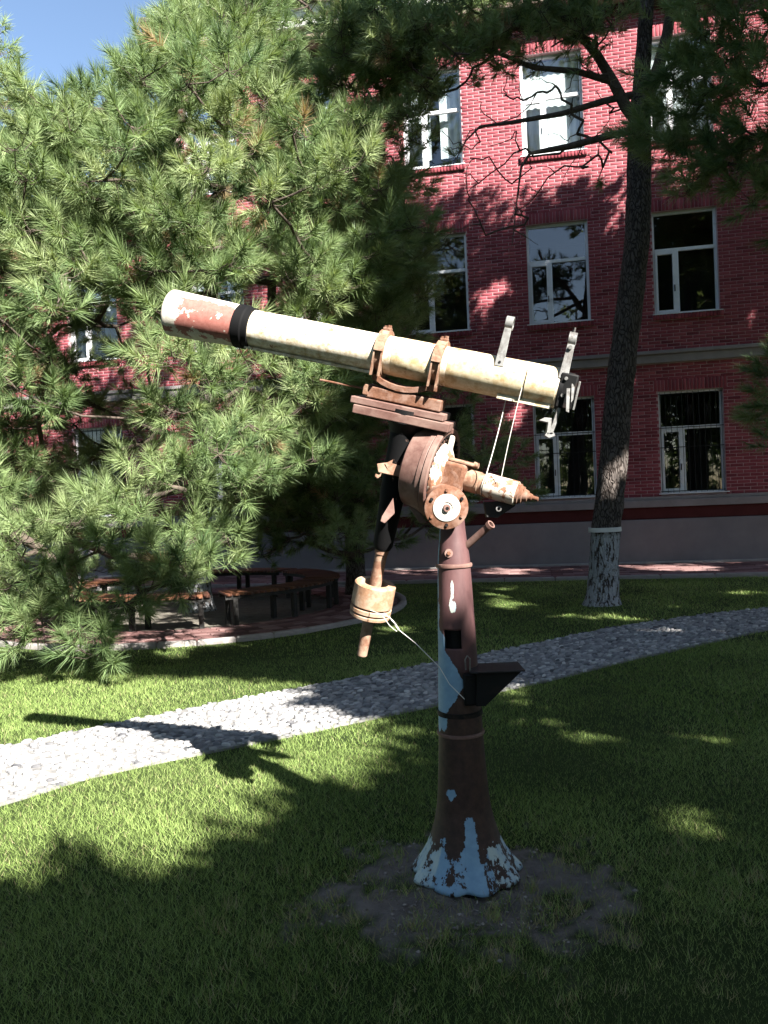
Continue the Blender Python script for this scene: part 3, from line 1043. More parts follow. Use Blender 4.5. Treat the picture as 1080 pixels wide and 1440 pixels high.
# bolt boss, pipe stub, latch, shelf
c = at(631, 778, PIER[1] - 0.062)
o = T('bolt', MB().cyl(c + np.array([0, 0.02, 0]), c + np.array([0, -0.006, 0]), 0.0185, 0.017, 20), 'primer')
MB().cyl(c + np.array([0, 0, 0]), c + np.array([0, -0.014, 0]), 0.009, 0.008, 6).build('bolt_head', M['rust'], o)
p0, p1 = at(652, 771, 3.29), at(691, 737, 3.20)
dd = nrm(p1 - p0)
Ls = np.linalg.norm(p1 - p0)
T('pipe_stub', MB().lathe(p0, dd, [(0, 0.015), (Ls - 0.016, 0.015), (Ls - 0.015, 0.0185), (Ls, 0.0185), (Ls, 0.012), (Ls - 0.03, 0.012)], 20), 'primer')
q0 = at(702, 716, 3.235)
T('ring_nut', MB().lathe(q0, nrm([-0.3, -1, 0.2]), [(0, 0.007), (0, 0.0115), (0.012, 0.0115), (0.012, 0.007), (0, 0.007)], 14, False), 'grey')
T('lever', MB().prism([at(680, 706, 3.27), at(728, 703, 3.25), at(724, 712, 3.25), at(700, 728, 3.25), at(684, 728, 3.27)], (0, 0.03, 0)), 'iron', 0.003)
sh = MB()
sh.obox((0.425, 3.235, 0.853), (1, 0, 0), (0, 1, 0), (0, 0, 1), 0.215, 0.17, 0.006)
o = T('shelf_plate', sh, 'black', 0.002)
o.data.materials[0] = M['iron']  # dark iron tone stands in for shade on the plate
T('shelf_gusset', MB().prism([(0.345, 3.17, 0.851), (0.525, 3.17, 0.851), (0.372, 3.17, 0.715), (0.335, 3.17, 0.715)], (0, 0.008, 0)), 'black', 0.001)
T('shelf_gusset', MB().prism([(0.345, 3.30, 0.851), (0.525, 3.30, 0.851), (0.372, 3.30, 0.715), (0.335, 3.30, 0.715)], (0, 0.008, 0)), 'black', 0.001)
T('clamp_block', MB().obox((0.318, 3.225, 0.775), (1, 0, 0), (0, 1, 0), (0, 0, 1), 0.055, 0.06, 0.13), 'black', 0.008)
T('hook', MB().tube([at(655, 942, 3.20), at(654, 928, 3.195), at(657, 922, 3.19), at(661, 926, 3.19), at(661, 944, 3.19)], 0.003, 8), 'grey')
T('clamp_strap', MB().lathe(PC + UPZ * 0.655, UPZ, [(0, 0.089), (0.0, 0.0935), (0.02, 0.093), (0.02, 0.088)], 40, False), 'black')

# polar axis --------------------------------------------------------------
A0, A1 = at(560, 649, 3.405), at(757, 702, 3.18)
pa_ = nrm(A1 - A0)


def pol(px):
    lo, hi = -0.5, 1.5
    for _ in range(40):
        t = (lo + hi) / 2
        v_ = A0 + (A1 - A0) * t - CPOS
        if 540 + FPX * (v_ @ rt2) / (v_ @ fw) < px:
            lo = t
        else:
            hi = t
    return A0 + (A1 - A0) * t


FC = pol(623)                                          # centre of the big wheel's front
R = 0.192
drum = T('drum_housing', MB().lathe(FC - pa_ * 0.02, -pa_, [(0, 0.178), (0.012, 0.186), (0.03, 0.184), (0.032, 0.180), (0.105, 0.166), (0.112, 0.155), (0.118, 0.11), (0.17, 0.085), (0.175, 0.06)], 64), 'primer')
T('drum_rim', MB().lathe(FC, -pa_, [(0.012, 0.165), (0.002, 0.170), (0, R - 0.004), (0.004, R), (0.024, R), (0.028, R - 0.004), (0.028, 0.172)], 72, False), 'primer', parent=drum)
T('drum_face', MB().lathe(FC - pa_ * 0.022, -pa_, [(0, 0.176), (0.004, 0.176)], 64), 'black', parent=drum)
x_, y_, z_ = frame(pa_)
g_ = MB()
for k in range(40):                                    # gear teeth inside the rim
    a = 2 * math.pi * k / 40
    rdir = x_ * math.cos(a) + y_ * math.sin(a)
    g_.obox(FC - pa_ * 0.010 + rdir * 0.162, rdir, np.cross(pa_, rdir), pa_, 0.012, 0.011, 0.016)
T('gear_teeth', g_, 'black', 0, 0, parent=drum)
# seam strap and stiffener on the drum
s_ = MB()
rdir = nrm(UPZ - pa_ * (UPZ @ pa_))
side = np.cross(pa_, rdir)
T('drum_lug', MB().obox(FC - pa_ * 0.07 + rdir * 0.176 , pa_, side, rdir, 0.10, 0.07, 0.014), 'primer', 0.004, parent=drum)
for k in (-0.7, -1.15, -1.6):
    rd = rdir * math.cos(k) - side * math.sin(k) if False else rdir * math.cos(k) + side * math.sin(k)
    s_.cyl(FC - pa_ * 0.05 + rd * 0.172, FC - pa_ * 0.05 + rd * 0.188, 0.006, 0.005, 8)
T('rivet', s_, 'rust', parent=drum)
# flange plate with flaking paint and hub
T('face_plate', MB().obox(FC - pa_ * 0.008 + rdir * 0.085 + np.array([0.010, 0, 0]), side, rdir, pa_, 0.055, 0.15, 0.012), 'whiteflake', 0.006)
hub0 = FC - pa_ * 0.016
T('hub_flange', MB().lathe(hub0, pa_, [(0, 0.125), (0.012, 0.122), (0.026, 0.10), (0.034, 0.082), (0.038, 0.06)], 48), 'whiteflake')
T('hub_block', MB().obox(FC + pa_ * 0.055, pa_, rdir, side, 0.105, 0.118, 0.125), 'rust', 0.014)
T('hub_cover', MB().obox(FC + pa_ * 0.060 + rdir * 0.066, pa_, rdir, side, 0.135, 0.014, 0.085), 'tan', 0.005)
T('hub_cover_cap', MB().cyl(FC + pa_ * 0.112 + rdir * 0.066 - side * .03, FC + pa_ * 0.132 + rdir * 0.066 - side * .03, 0.014, 0.012, 14), 'tan')
sb = pol(655)
L1 = (pol(681) - sb) @ pa_; L2 = (pol(727) - sb) @ pa_; L3 = (pol(757) - sb) @ pa_
T('axis_sleeve', MB().lathe(sb, pa_, [(0, 0.046), (L1 - 0.02, 0.046), (L1 - 0.018, 0.043), (L1 + .004, 0.043)], 40), 'tan')
T('axis_barrel', MB().lathe(sb, pa_, [(L1, 0.046), (L1 + 0.003, 0.0505), (L2 - 0.003, 0.0495), (L2, 0.046)], 40), 'whiteflake')
T('axis_nose', MB().lathe(sb, pa_, [(L2 - 0.004, 0.043), (L2 + 0.012, 0.042), (L2 + 0.014, 0.036), (L2 + 0.026, 0.034), (L2 + 0.028, 0.027), (L2 + 0.046, 0.022), (L2 + 0.048, 0.016),
                                    (L2 + 0.062, 0.0135), (L2 + 0.066, 0.009), (L3, 0.008)], 32), 'rust')
# worm wheel cover facing the lawn
c0, c1 = at(621, 707, 3.285), at(628, 714, 3.165)
wd = nrm(c1 - c0)
Lw = np.linalg.norm(c1 - c0)
wh = T('worm_case', MB().lathe(c0, wd, [(0, 0.080), (Lw - 0.016, 0.080), (Lw - 0.014, 0.088), (Lw - 0.002, 0.088), (Lw, 0.085)], 48), 'rust')
T('worm_dial', MB().lathe(c1, wd, [(-0.004, 0.0555), (0.004, 0.0545), (0.005, 0.052), (0.005, 0.024), (0.001, 0.022)], 48), 'white', parent=wh)
T('dial_nut', MB().cyl(c1, c1 + wd * 0.016, 0.0155, 0.014, 16), 'primer', parent=wh)
T('dial_bore', MB().cyl(c1 + wd * 0.010, c1 + wd * 0.0168, 0.007, 0.007, 12), 'black', parent=wh)
x_, y_, _ = frame(wd)
for k in range(6):
    a = 0.5 + k * math.pi / 3
    q_ = c1 + (x_ * math.cos(a) + y_ * math.sin(a)) * 0.070
    T('cover_bolt', MB().cyl(q_ - wd * 0.004, q_ + wd * 0.008, 0.0075, 0.0065, 8), 'rust' if k % 2 else 'black', parent=wh)
T('pier_head', MB().lathe(at(636, 745, PIER[1]), nrm(at(632, 690, PIER[1]) - at(636, 745, PIER[1])), [(0, 0.050), (0.05, 0.054), (0.09, 0.066), (0.14, 0.062)], 36), 'primer')

# declination axis --------------------------------------------------------
D0 = axp(588, 0, 0)


def decp(py):
    lo, hi = -0.3, 1.6
    for _ in range(40):
        t = (lo + hi) / 2
        v_ = D0 + dn * t - CPOS
        if 720 - FPX * (v_ @ up2) / (v_ @ fw) < py:
            lo = t
        else:
            hi = t
    return t


u0, u1, u2 = decp(588), decp(690), decp(772)
T('axis_housing', MB().lathe(D0, dn, [(u0 - 0.01, 0.062), (u0 + 0.02, 0.06), (u1, 0.055), (u1 + 0.05, 0.050), (u2 - 0.02, 0.043), (u2, 0.034)], 40), 'blackflake')
T('saddle_neck', MB().lathe(D0, dn, [(0.20, 0.085), (0.255, 0.085), (0.275, 0.07), (0.30, 0.06)], 40), 'black')
u3, u4 = decp(817), decp(922)
T('weight_shaft', MB().lathe(D0, dn, [(u2 - 0.02, 0.031), (u2 + 0.02, 0.030), (u2 + 0.024, 0.026), (u3 + 0.16, 0.0255), (u4 - 0.004, 0.0225), (u4, 0.019)], 28), 'tan')
w0 = u3 + 0.008
wt = T('counterweight', MB().lathe(D0, dn, [(w0 + 0.045, 0.045), (w0, 0.055), (w0, 0.084), (w0 + 0.006, 0.090), (w0 + 0.098, 0.0905), (w0 + 0.101, 0.086), (w0 + 0.101, 0.05)], 56), 'weight')
T('weight_disc', MB().lathe(D0, dn, [(w0 + 0.108, 0.05), (w0 + 0.108, 0.086), (w0 + 0.111, 0.0905), (w0 + 0.126, 0.0905), (w0 + 0.128, 0.086), (w0 + 0.128, 0.05)], 56), 'weight', parent=wt)
T('weight_disc', MB().lathe(D0, dn, [(w0 + 0.135, 0.05), (w0 + 0.135, 0.085), (w0 + 0.138, 0.0895), (w0 + 0.150, 0.0885), (w0 + 0.154, 0.082), (w0 + 0.154, 0.02)], 56), 'weight', parent=wt)
T('weight_core', MB().lathe(D0, dn, [(w0 + 0.04, 0.078), (w0 + 0.15, 0.078)], 40), 'black', parent=wt)  # black core deepens the shade in the grooves between discs
# brackets on the housing
k0 = at(531, 655, 3.30)
br = MB()
br.prism([at(530, 652, 3.28), at(546, 650, 3.28), at(580, 660, 3.27), at(578, 674, 3.27), at(560, 670, 3.27), at(532, 664, 3.28)], (0, 0.022, 0))
br.prism([at(541, 652, 3.275), at(553, 646, 3.275), at(551, 652, 3.275), at(545, 660, 3.275)], (0, 0.02, 0))
br.prism([at(527, 670, 3.28), at(528, 666, 3.28), at(533, 668, 3.28), at(537, 664, 3.28), at(535, 670, 3.28), at(531, 673, 3.28)], (0, 0.012, 0))
T('side_arm', br, 'tan', 0.002, 0)
T('side_arm_link', MB().cyl(at(556, 664, 3.29), at(572, 664, 3.36), 0.012, 0.012, 12), 'primer')
T('plate_tab', MB().prism([at(553, 700, 3.29), at(555, 722, 3.29), at(541, 736, 3.29), at(535, 733, 3.29), at(537, 726, 3.29)], (0, 0.014, 0)), 'primer', 0.002, 0)
T('drum_foot', MB().prism([at(560, 690, 3.33), at(578, 700, 3.33), at(600, 735, 3.32), at(590, 735, 3.32)], (0, 0.03, 0)), 'primer', 0.002, 0)

# saddle ------------------------------------------------------------------
def slab(name, px0, px1, u_a, u_b, w_a, w_b, mat, bev=0.003, du0=0.0, parent=None):
    a_, b2 = axp(px0), axp(px1)
    mb = MB()
    vs = []
    for (pnt, du) in ((a_, du0), (b2, 0.0)):
        for (uu, ww) in ((u_a, w_a), (u_a, w_b), (u_b, w_b), (u_b, w_a)):
            vs.append(pnt + dn * (uu + du) + sd * ww)
    mb.add(vs, [(0, 1, 2, 3), (7, 6, 5, 4), (0, 4, 5, 1), (1, 5, 6, 2), (2, 6, 7, 3), (3, 7, 4, 0)])
    return T(name, mb, mat, bev, 0, parent)


sp = MB()
us = np.linspace(0, 1, 9)
vs = []
for t in us:
    p_ = axp(537 + 87 * t)
    dip = 0.094 + 0.030 * math.sin(math.pi * min(1, t * 1.15)) ** 0.8
    for (uu, ww) in ((dip - 0.014, -0.06), (dip - 0.014, 0.06), (dip + 0.010, 0.06), (dip + 0.010, -0.06)):
        vs.append(p_ + dn * uu + sd * ww)
fs = [(0, 1, 2, 3), (35, 34, 33, 32)]
for i in range(8):
    for k in range(4):
        fs.append((i * 4 + k, i * 4 + (k + 1) % 4, i * 4 + 4 + (k + 1) % 4, i * 4 + 4 + k))
saddle = T('saddle_plate', sp.add(vs, fs), 'rust', 0.002, 0)
slab('saddle_block', 530, 634, 0.134, 0.180, -0.06, 0.055, 'rust', 0.004)
slab('saddle_lip', 525, 533, 0.130, 0.172, -0.065, 0.06, 'tan', 0.003)
slab('slide_plate', 512, 642, 0.186, 0.213, -0.085, 0.075, 'primer', 0.003)
slab('slide_plate', 518, 652, 0.217, 0.252, -0.09, 0.085, 'primer', 0.003)
T('slide_rod', MB().tube([at(450, 534, 3.36), at(480, 540, 3.35), at(530, 550, 3.33)], 0.0045, 8), 'rust')

# main tube ---------------------------------------------------------------
Lt = lambda px: (axp(px) - E0) @ ax
RT = 0.0785
T('tube', MB().lathe(E0, ax, [(Lt(345), RT), (Lt(450), RT), (Lt(620), RT), (Lt(621), RT + 0.0005), (Lt(786), RT)], 56), 'cream')
T('tube_sleeve', MB().lathe(E0, ax, [(Lt(556), RT), (Lt(557), RT + 0.0015), (Lt(607), RT + .0015), (Lt(608), RT)], 56, False), 'creamrust')
# rear half of the tube is more rusted: a thin sleeve
T('tail_sleeve', MB().lathe(E0, ax, [(Lt(632), RT), (Lt(633), RT + 0.0016), (Lt(783), RT + .0016), (Lt(784), RT - 0.004)], 56, False), 'creamrust')
# dew cap with attribute-driven primer patch
ncap = 72
V, F, PA = [], [], []
pcap = [(Lt(243) + 0.06, 0.086), (Lt(243), 0.090), (Lt(243) - 0.003, 0.094), (Lt(243), 0.0985), (Lt(243) + 0.008, 0.0995)]
for t in np.linspace(0.05, 1, 26):
    pcap.append((Lt(243) + (Lt(342) - Lt(243)) * t, 0.0995 + (0.0885 - 0.0995) * t))
for d_, r_ in pcap:
    tt = (d_ - Lt(243)) / (Lt(342) - Lt(243))
    for k in range(ncap):
        a = 2 * math.pi * k / ncap
        dirv = -dn * math.cos(a) + sd * math.sin(a)      # a=0 up, 90 deg towards the viewer
        V.append(E0 + ax * d_ + dirv * r_)
        dg = math.degrees(a)
        sm = lambda v_, a_, b2, k_: max(0.0, min(1.0, (v_ - a_) / k_ + .5)) * max(0.0, min(1.0, (b2 - v_) / k_ + .5))
        pa = 0.92 - 0.56 * sm(dg, 28, 120, 30) * sm(tt, 0.22, 1.3, 0.25) - 0.45 * sm(dg, 112, 150, 20) - 0.12 * sm(tt, 0.62, 1.3, 0.2) * sm(dg, 25, 120, 30)
        PA.append(pa)
for i in range(len(pcap) - 1):
    for k in range(ncap):
        F.append((i * ncap + k, i * ncap + (k + 1) % ncap, (i + 1) * ncap + (k + 1) % ncap, (i + 1) * ncap + k))
me = np_mesh('dew_cap', np.array(V), np.array(F), M['dew'], smooth=True)
set_attr(me, 'paint', PA)
bm_fix(me)
dew = link('dew_cap', me, tel)
T('lens', MB().lathe(E0 + ax * (Lt(243) + 0.05), ax, [(0, 0.088), (0.006, 0.088)], 40), 'black', parent=dew)
T('cell_ring', MB().lathe(E0, ax, [(Lt(336), 0.086), (Lt(336.5), 0.0925), (Lt(348), 0.0925), (Lt(350), 0.087), (Lt(357), 0.086), (Lt(358), 0.075)], 56), 'blackflake')
# rail under the tube
MB().obox((axp(352) + axp(534)) / 2 + dn * 0.080 + sd * 0.028, ax, dn, sd, Lt(534) - Lt(352), 0.012, 0.018).build('under_rail', M['cream'], tel, 0, 0.002)
MB().obox((axp(706) + axp(781)) / 2 + dn * 0.072 + sd * 0.047, ax, dn, sd, Lt(781) - Lt(706), 0.020, 0.012).build('under_rail', M['cream'], tel, 0, 0.002)

# tube rings
for px in (539, 618):
    base = axp(px)
    t0 = (base - E0) @ ax
    hw = 0.019
    ring = T('tube_ring', MB().lathe(E0, ax, [(t0 - hw, RT), (t0 - hw, 0.094), (t0 - hw + 0.006, 0.094), (t0 - hw + 0.006, 0.083), (t0 + hw - 0.006, 0.083), (t0 + hw - 0.006, 0.094), (t0 + hw, 0.094), (t0 + hw, RT)], 56, False), 'tan')
    bd = MB()
    aa = np.linspace(math.radians(-80), math.radians(82), 22)
    vs = []
    for a in aa:
        dirv = -dn * math.cos(a) + sd * math.sin(a)
        for (tt, r_) in ((-hw, 0.0945), (hw, 0.0945), (hw, 0.099), (-hw, 0.099)):
            vs.append(base + ax * tt + dirv * r_)
    fs = [(0, 1, 2, 3), tuple(range(4 * 21 + 3, 4 * 21 - 1, -1))]
    for i in range(21):
        for k in range(4):
            fs.append((i * 4 + k, i * 4 + (k + 1) % 4, i * 4 + 4 + (k + 1) % 4, i * 4 + 4 + k))
    T('ring_strap', bd.add(vs, fs), 'tan', 0, 30, parent=ring)
    for s_ in (-1, 1):
        T('ring_cheek', MB().obox(base + ax * (s_ * (hw - 0.003)) + dn * 0.045 + sd * 0.083, ax, dn, sd, 0.006, 0.085, 0.025), 'tan', 0.001, 0, parent=ring)
        T('ring_cheek', MB().obox(base + ax * (s_ * (hw - 0.003)) + dn * 0.045 - sd * 0.083, ax, dn, sd, 0.006, 0.085, 0.025), 'tan', 0.001, 0, parent=ring)
    T('ring_lug', MB().obox(base - dn * 0.102, ax, dn, sd, 0.03, 0.012, 0.045), 'rust', 0.003, parent=ring)
    T('ring_nut', MB().cyl(base - dn * 0.105 + ax * 0.006, base - dn * 0.119 + ax * 0.006, 0.010, 0.009, 6), 'rust', parent=ring)
    T('ring_nut', MB().cyl(base - dn * 0.105 - ax * 0.012 - sd * .01, base - dn * 0.115 - ax * 0.012 - sd * .01, 0.007, 0.007, 6), 'rust', parent=ring)
    T('ring_foot', MB().obox(base + dn * 0.095, ax, dn, sd, 0.034, 0.024, 0.11), 'rust', 0.003, parent=ring)

# finder brackets
for (px, hgt, knob) in ((701, 0.205, False), (789, 0.188, True)):
    base = axp(px)
    a_ = base - dn * 0.048 + sd * 0.067
    b2 = base - dn * (hgt - 0.02) + sd * 0.030
    t_ = nrm(b2 - a_)
    nn_ = np.cross(ax, t_)
    fb = T('finder_bracket', MB().obox((a_ + b2) / 2, ax, nn_, t_, 0.036, 0.006, np.linalg.norm(b2 - a_) + 0.012, 0.78, 1.0), 'grey', 0.0015, 0)
    rc = base - dn * (hgt + 0.006) + sd * 0.004
    T('finder_ring', MB().lathe(rc - ax * 0.015, ax, [(0, 0.021), (0, 0.027), (0.030, 0.027), (0.030, 0.021), (0, 0.021)], 32, False), 'grey', parent=fb)
    T('bracket_screw', MB().cyl(a_ + t_ * 0.010 - nn_ * 0.006, a_ + t_ * 0.010 + nn_ * 0.006, 0.005, 0.005, 10), 'black', parent=fb)
    if knob:
        T('thumb_screw', MB().cyl(rc - dn * 0.02, rc - dn * 0.045, 0.0045, 0.0035, 8), 'grey', parent=fb)
        T('thumb_screw', MB().cyl(rc + dn * 0.032 + sd * 0.022, rc + dn * 0.032 + sd * 0.045, 0.008, 0.008, 10), 'grey', parent=fb)

# focuser end
eb = axp(797)
fo = T('focuser_block', MB().lathe(axp(784), ax, [(0, 0.074), (0.004, 0.079), (0.022, 0.079), (0.024, 0.070), (0.055, 0.068), (0.058, 0.062)], 40), 'black')
T('focuser_plate', MB().obox(eb + ax * 0.002 + sd * 0.03 + dn * 0.002, ax, dn, sd, 0.066, 0.135, 0.09), 'black', 0.006, parent=fo)
T('focuser_flange', MB().obox(eb + ax * 0.042 + sd * 0.03 + dn * .012, ax, dn, sd, 0.008, 0.11, 0.085), 'grey', 0.002, parent=fo)
for (du, dw) in ((-0.045, 0.077), (0.02, 0.077)):
    T('focuser_screw', MB().cyl(eb + dn * du + sd * dw - ax * .01, eb + dn * du + sd * (dw + 0.006) - ax * .01, 0.007, 0.006, 12), 'grey', parent=fo)
T('drip_strip', MB().prism([at(797, 546, 3.04), at(802, 546, 3.04), at(800, 580, 3.04), at(796, 578, 3.04)], (0, 0.004, 0)), 'grey', 0, 0, parent=fo)
T('drip_strip', MB().prism([at(804, 540, 3.05), at(809, 537, 3.05), at(806, 562, 3.05), at(803, 566, 3.05)], (0, 0.004, 0)), 'grey', 0, 0, parent=fo)
hb = MB()
hb.prism([at(785, 572, 3.08), at(789, 574, 3.08), at(781, 600, 3.08), at(777, 611, 3.08), at(772, 611, 3.08), at(776, 598, 3.08)], (0, 0.02, 0))
hb.prism([at(758, 591, 3.08), at(766, 587, 3.08), at(776, 588, 3.08), at(775, 606, 3.08), at(770, 612, 3.08), at(769, 608, 3.08), at(771, 594, 3.08)], (0, 0.03, 0))
hb.prism([at(766, 612, 3.08), at(769, 608, 3.08), at(779, 608, 3.08), at(781, 613, 3.08), at(772, 616, 3.08)], (0, 0.025, 0))
T('eyepiece_hanger', hb, 'grey', 0.001, 0)
MB().cyl(axp(790, 0.05, 0.05), at(787, 576, 3.09), 0.012, 0.010, 10).build('hanger_post', M['black'], tel)

# wires -------------------------------------------------------------------
def sag(a_, b2, s_, k=12):
    return [a_ + (b2 - a_) * t - UPZ * (4 * s_ * t * (1 - t)) for t in np.linspace(0, 1, k)]


loop = []
for a in np.linspace(math.radians(60), math.radians(180), 10):
    loop.append(axp(740) + (-dn * math.cos(a) + sd * math.sin(a)) * (RT + 0.003))
wa = axp(740) + sd * 0.075 + dn * 0.03
T('wire', MB().tube(sag(axp(738) + sd * 0.079 + dn * 0.02, at(705, 671, 3.17), -0.012), 0.0016, 6), 'wire')
T('wire', MB().tube(sag(axp(718) + dn * 0.078 + sd * 0.01, at(683, 670, 3.16), 0.010), 0.0018, 6), 'wire')
T('wire', MB().tube(loop, 0.0018, 6), 'black')
b0 = pol(683)
T('wire', MB().lathe(b0, pa_, [(0, 0.0505), (0.0015, 0.0525), (0.003, 0.0505)], 36, False), 'black')
T('wire', MB().tube([D0 + dn * (w0 + 0.095) + sd * 0.092 + ax * 0.02, at(548, 868, 3.26), at(560, 885, 3.25), at(585, 905, 3.235), at(618, 938, 3.215), at(632, 962, 3.205), at(655, 985, 3.20)], 0.0016, 6), 'wire')
T('wire', MB().tube([at(538, 866, 3.27), at(548, 880, 3.26), at(558, 888, 3.255), at(561, 884, 3.25), at(553, 873, 3.25), at(540, 862, 3.26)], 0.0013, 6), 'wire')

# ------------------------------------------------------------------ pines
def needles(tp, td, ts, tv, per, length, width, seed):
    """one mesh of needles: tp tuft points, td shoot directions, ts size, tv colour value"""
    r = np.random.default_rng(seed)
    n = len(tp)
    P = np.repeat(tp, per, 0); D = np.repeat(td, per, 0); S = np.repeat(ts, per)[:, None]
    m_ = len(P)
    h = np.where(np.abs(D[:, 2:3]) < 0.9, [[0, 0, 1.0]], [[1.0, 0, 0]])
    A = np.cross(h, D); A /= np.linalg.norm(A, axis=1, keepdims=True)
    B = np.cross(D, A)
    u = r.random((m_, 1))
    ang = np.radians(74 - 60 * u + r.normal(0, 9, (m_, 1)))
    th_ = r.uniform(0, 2 * math.pi, (m_, 1))
    rad = A * np.cos(th_) + B * np.sin(th_)
    nd = D * np.cos(ang) + rad * np.sin(ang)
    nd[:, 2] -= 0.10
    nd /= np.linalg.norm(nd, axis=1, keepdims=True)
    base = P + D * (u * length * S)
    L = length * S * r.uniform(0.72, 1.12, (m_, 1))
    side = np.cross(nd, r.normal(0, 1, (m_, 3)))
    side /= np.linalg.norm(side, axis=1, keepdims=True) + 1e-9
    V = np.stack([base - side * width / 2, base + side * width / 2, base + nd * L], 1).reshape(-1, 3)
    F = np.arange(m_ * 3).reshape(-1, 3)
    vv = np.clip(np.repeat(tv, per) + r.normal(0, 0.10, m_), 0.0, 0.89)
    dead = np.repeat(tv, per) > 1
    vv[dead] = r.uniform(0.93, 1.0, dead.sum())
    return V, F, np.repeat(vv, 3)


def pine(label, base, trunk, radii, pads, per=70, length=0.125, width=0.0042, whitewash=0.0, seed=1, bare=(), rmin=0.0045, group='pines round the lawn', dead=0.012, twigs=True, tbase=0.42, size=(0.9, 1.25), thin=0.006, seeds=()):
    r = np.random.default_rng(seed)
    base = np.asarray(base, float)
    tree = empty('pine_tree', base, label, 'tree', group)
    trunk = [np.asarray(p, float) for p in trunk]
    # trunk, resampled and roughened
    seg = np.concatenate([[0], np.cumsum([np.linalg.norm(trunk[i + 1] - trunk[i]) for i in range(len(trunk) - 1)])])
    tt = np.linspace(0, seg[-1], max(12, int(seg[-1] / 0.09)))
    TP = np.stack([np.interp(tt, seg, [p[k] for p in trunk]) for k in range(3)], 1)
    TR = np.interp(tt, seg, radii)
    TR = TR * (1 + 0.35 * np.exp(-tt / 0.16))
    TP[:, 0] += 0.02 * np.sin(tt * 1.7 + seed); TP[:, 1] += 0.02 * np.cos(tt * 1.3 + seed)
    ns = 28
    V, F = [], []
    rn = r.normal(0, 1, (len(tt) + 2, ns))
    rn = (rn + np.roll(rn, 1, 0) + 0.4 * np.roll(rn, 1, 1)) / 1.8
    for i in range(len(tt)):
        for k in range(ns):
            a = 2 * math.pi * k / ns
            rr = TR[i] * (1 + 0.035 * rn[i, k])
            V.append((TP[i, 0] + rr * math.cos(a), TP[i, 1] + rr * math.sin(a), TP[i, 2]))
    for i in range(len(tt) - 1):
        F += [(i * ns + k, i * ns + (k + 1) % ns, (i + 1) * ns + (k + 1) % ns, (i + 1) * ns + k) for k in range(ns)]
    me = np_mesh('trunk', np.array(V), np.array(F), M['bark'], smooth=True)
    zz_ = np.array(V)[:, 2] - base[2]
    set_attr(me, 'paint', np.where(zz_ < whitewash, 0.54, 0.0))
    link('trunk', me, tree)
    # branch skeleton: pads join the nearest wood closer to the trunk
    nodes = [p for p in TP[3:]] + [np.asarray(p, float) for p in seeds]
    isT = len(nodes)
    par = [-1] * isT
    tz = TP[:, 2]

    def tdist(p):
        return np.hypot(p[0] - np.interp(p[2], tz, TP[:, 0]), p[1] - np.interp(p[2], tz, TP[:, 1]))
    allp = [(tdist(np.asarray(p[0])), np.asarray(p[0], float), p[1], p[2]) for p in pads] + [(tdist(np.asarray(p)), np.asarray(p, float), 0, 0) for p in bare]
    allp.sort(key=lambda q: q[0])
    leaf = []
    for dist, p, pr, n_ in allp:
        NA = np.array(nodes)
        dv = p - NA
        dd_ = np.linalg.norm(dv, axis=1)
        steep = np.abs(dv[:, 2]) / (np.hypot(dv[:, 0], dv[:, 1]) + 0.05)
        cost = dd_ * (1 + 0.6 * np.clip(steep - 0.5, 0, 3)) + 0.35 * np.clip(NA[:, 2] - p[2], 0, 5)
        cost[:isT] *= 1.12
        cost[:isT] += np.where(NA[:isT, 2] < base[2] + tbase * min(3, p[2]), 2.0, 0)
        j = int(np.argmin(cost))
        prev = j
        k_ = max(2, int(dd_[j] / 0.35))
        dirn = p - nodes[j]
        wob = np.cross(dirn, UPZ) * r.normal(0, 0.07 if n_ else 0.03)
        for q in range(1, k_ + 1):
            t = q / k_
            pt = nodes[j] + dirn * t + (wob - UPZ * (0.07 if n_ else 0.0) * dd_[j]) * math.sin(math.pi * t) + (r.normal(0, 0.015, 3) if q < k_ else 0)
            nodes.append(pt); par.append(prev); prev = len(nodes) - 1
        leaf.append((prev, p, pr, n_))
    cnt = np.zeros(len(nodes))
    for (q, _, _, n_) in leaf:
        while q >= isT:
            cnt[q] += 1
            q = par[q]
    br = MB()
    rad = lambda q: min(0.085, max(rmin, (thin + thin * 1.05 * max(0, cnt[q] - 1) ** 0.5)))
    V, F = [], []
    for q in range(isT, len(nodes)):
        a_, c_ = np.asarray(nodes[par[q]]), np.asarray(nodes[q])
        r0 = rad(par[q]) if par[q] >= isT else rad(q) * 1.15
        r0 = min(r0, rad(q) * 1.6)
        x, y, _ = frame(c_ - a_)
        o_ = len(V)
        for (pp, rr) in ((a_, r0), (c_, rad(q))):
            for k in range(6):
                an = math.pi * k / 3
                V.append(pp + (x * math.cos(an) + y * math.sin(an)) * rr)
        F += [(o_ + k, o_ + (k + 1) % 6, o_ + 6 + (k + 1) % 6, o_ + 6 + k) for k in range(6)]
    tp, td, ts, tv = [], [], [], []
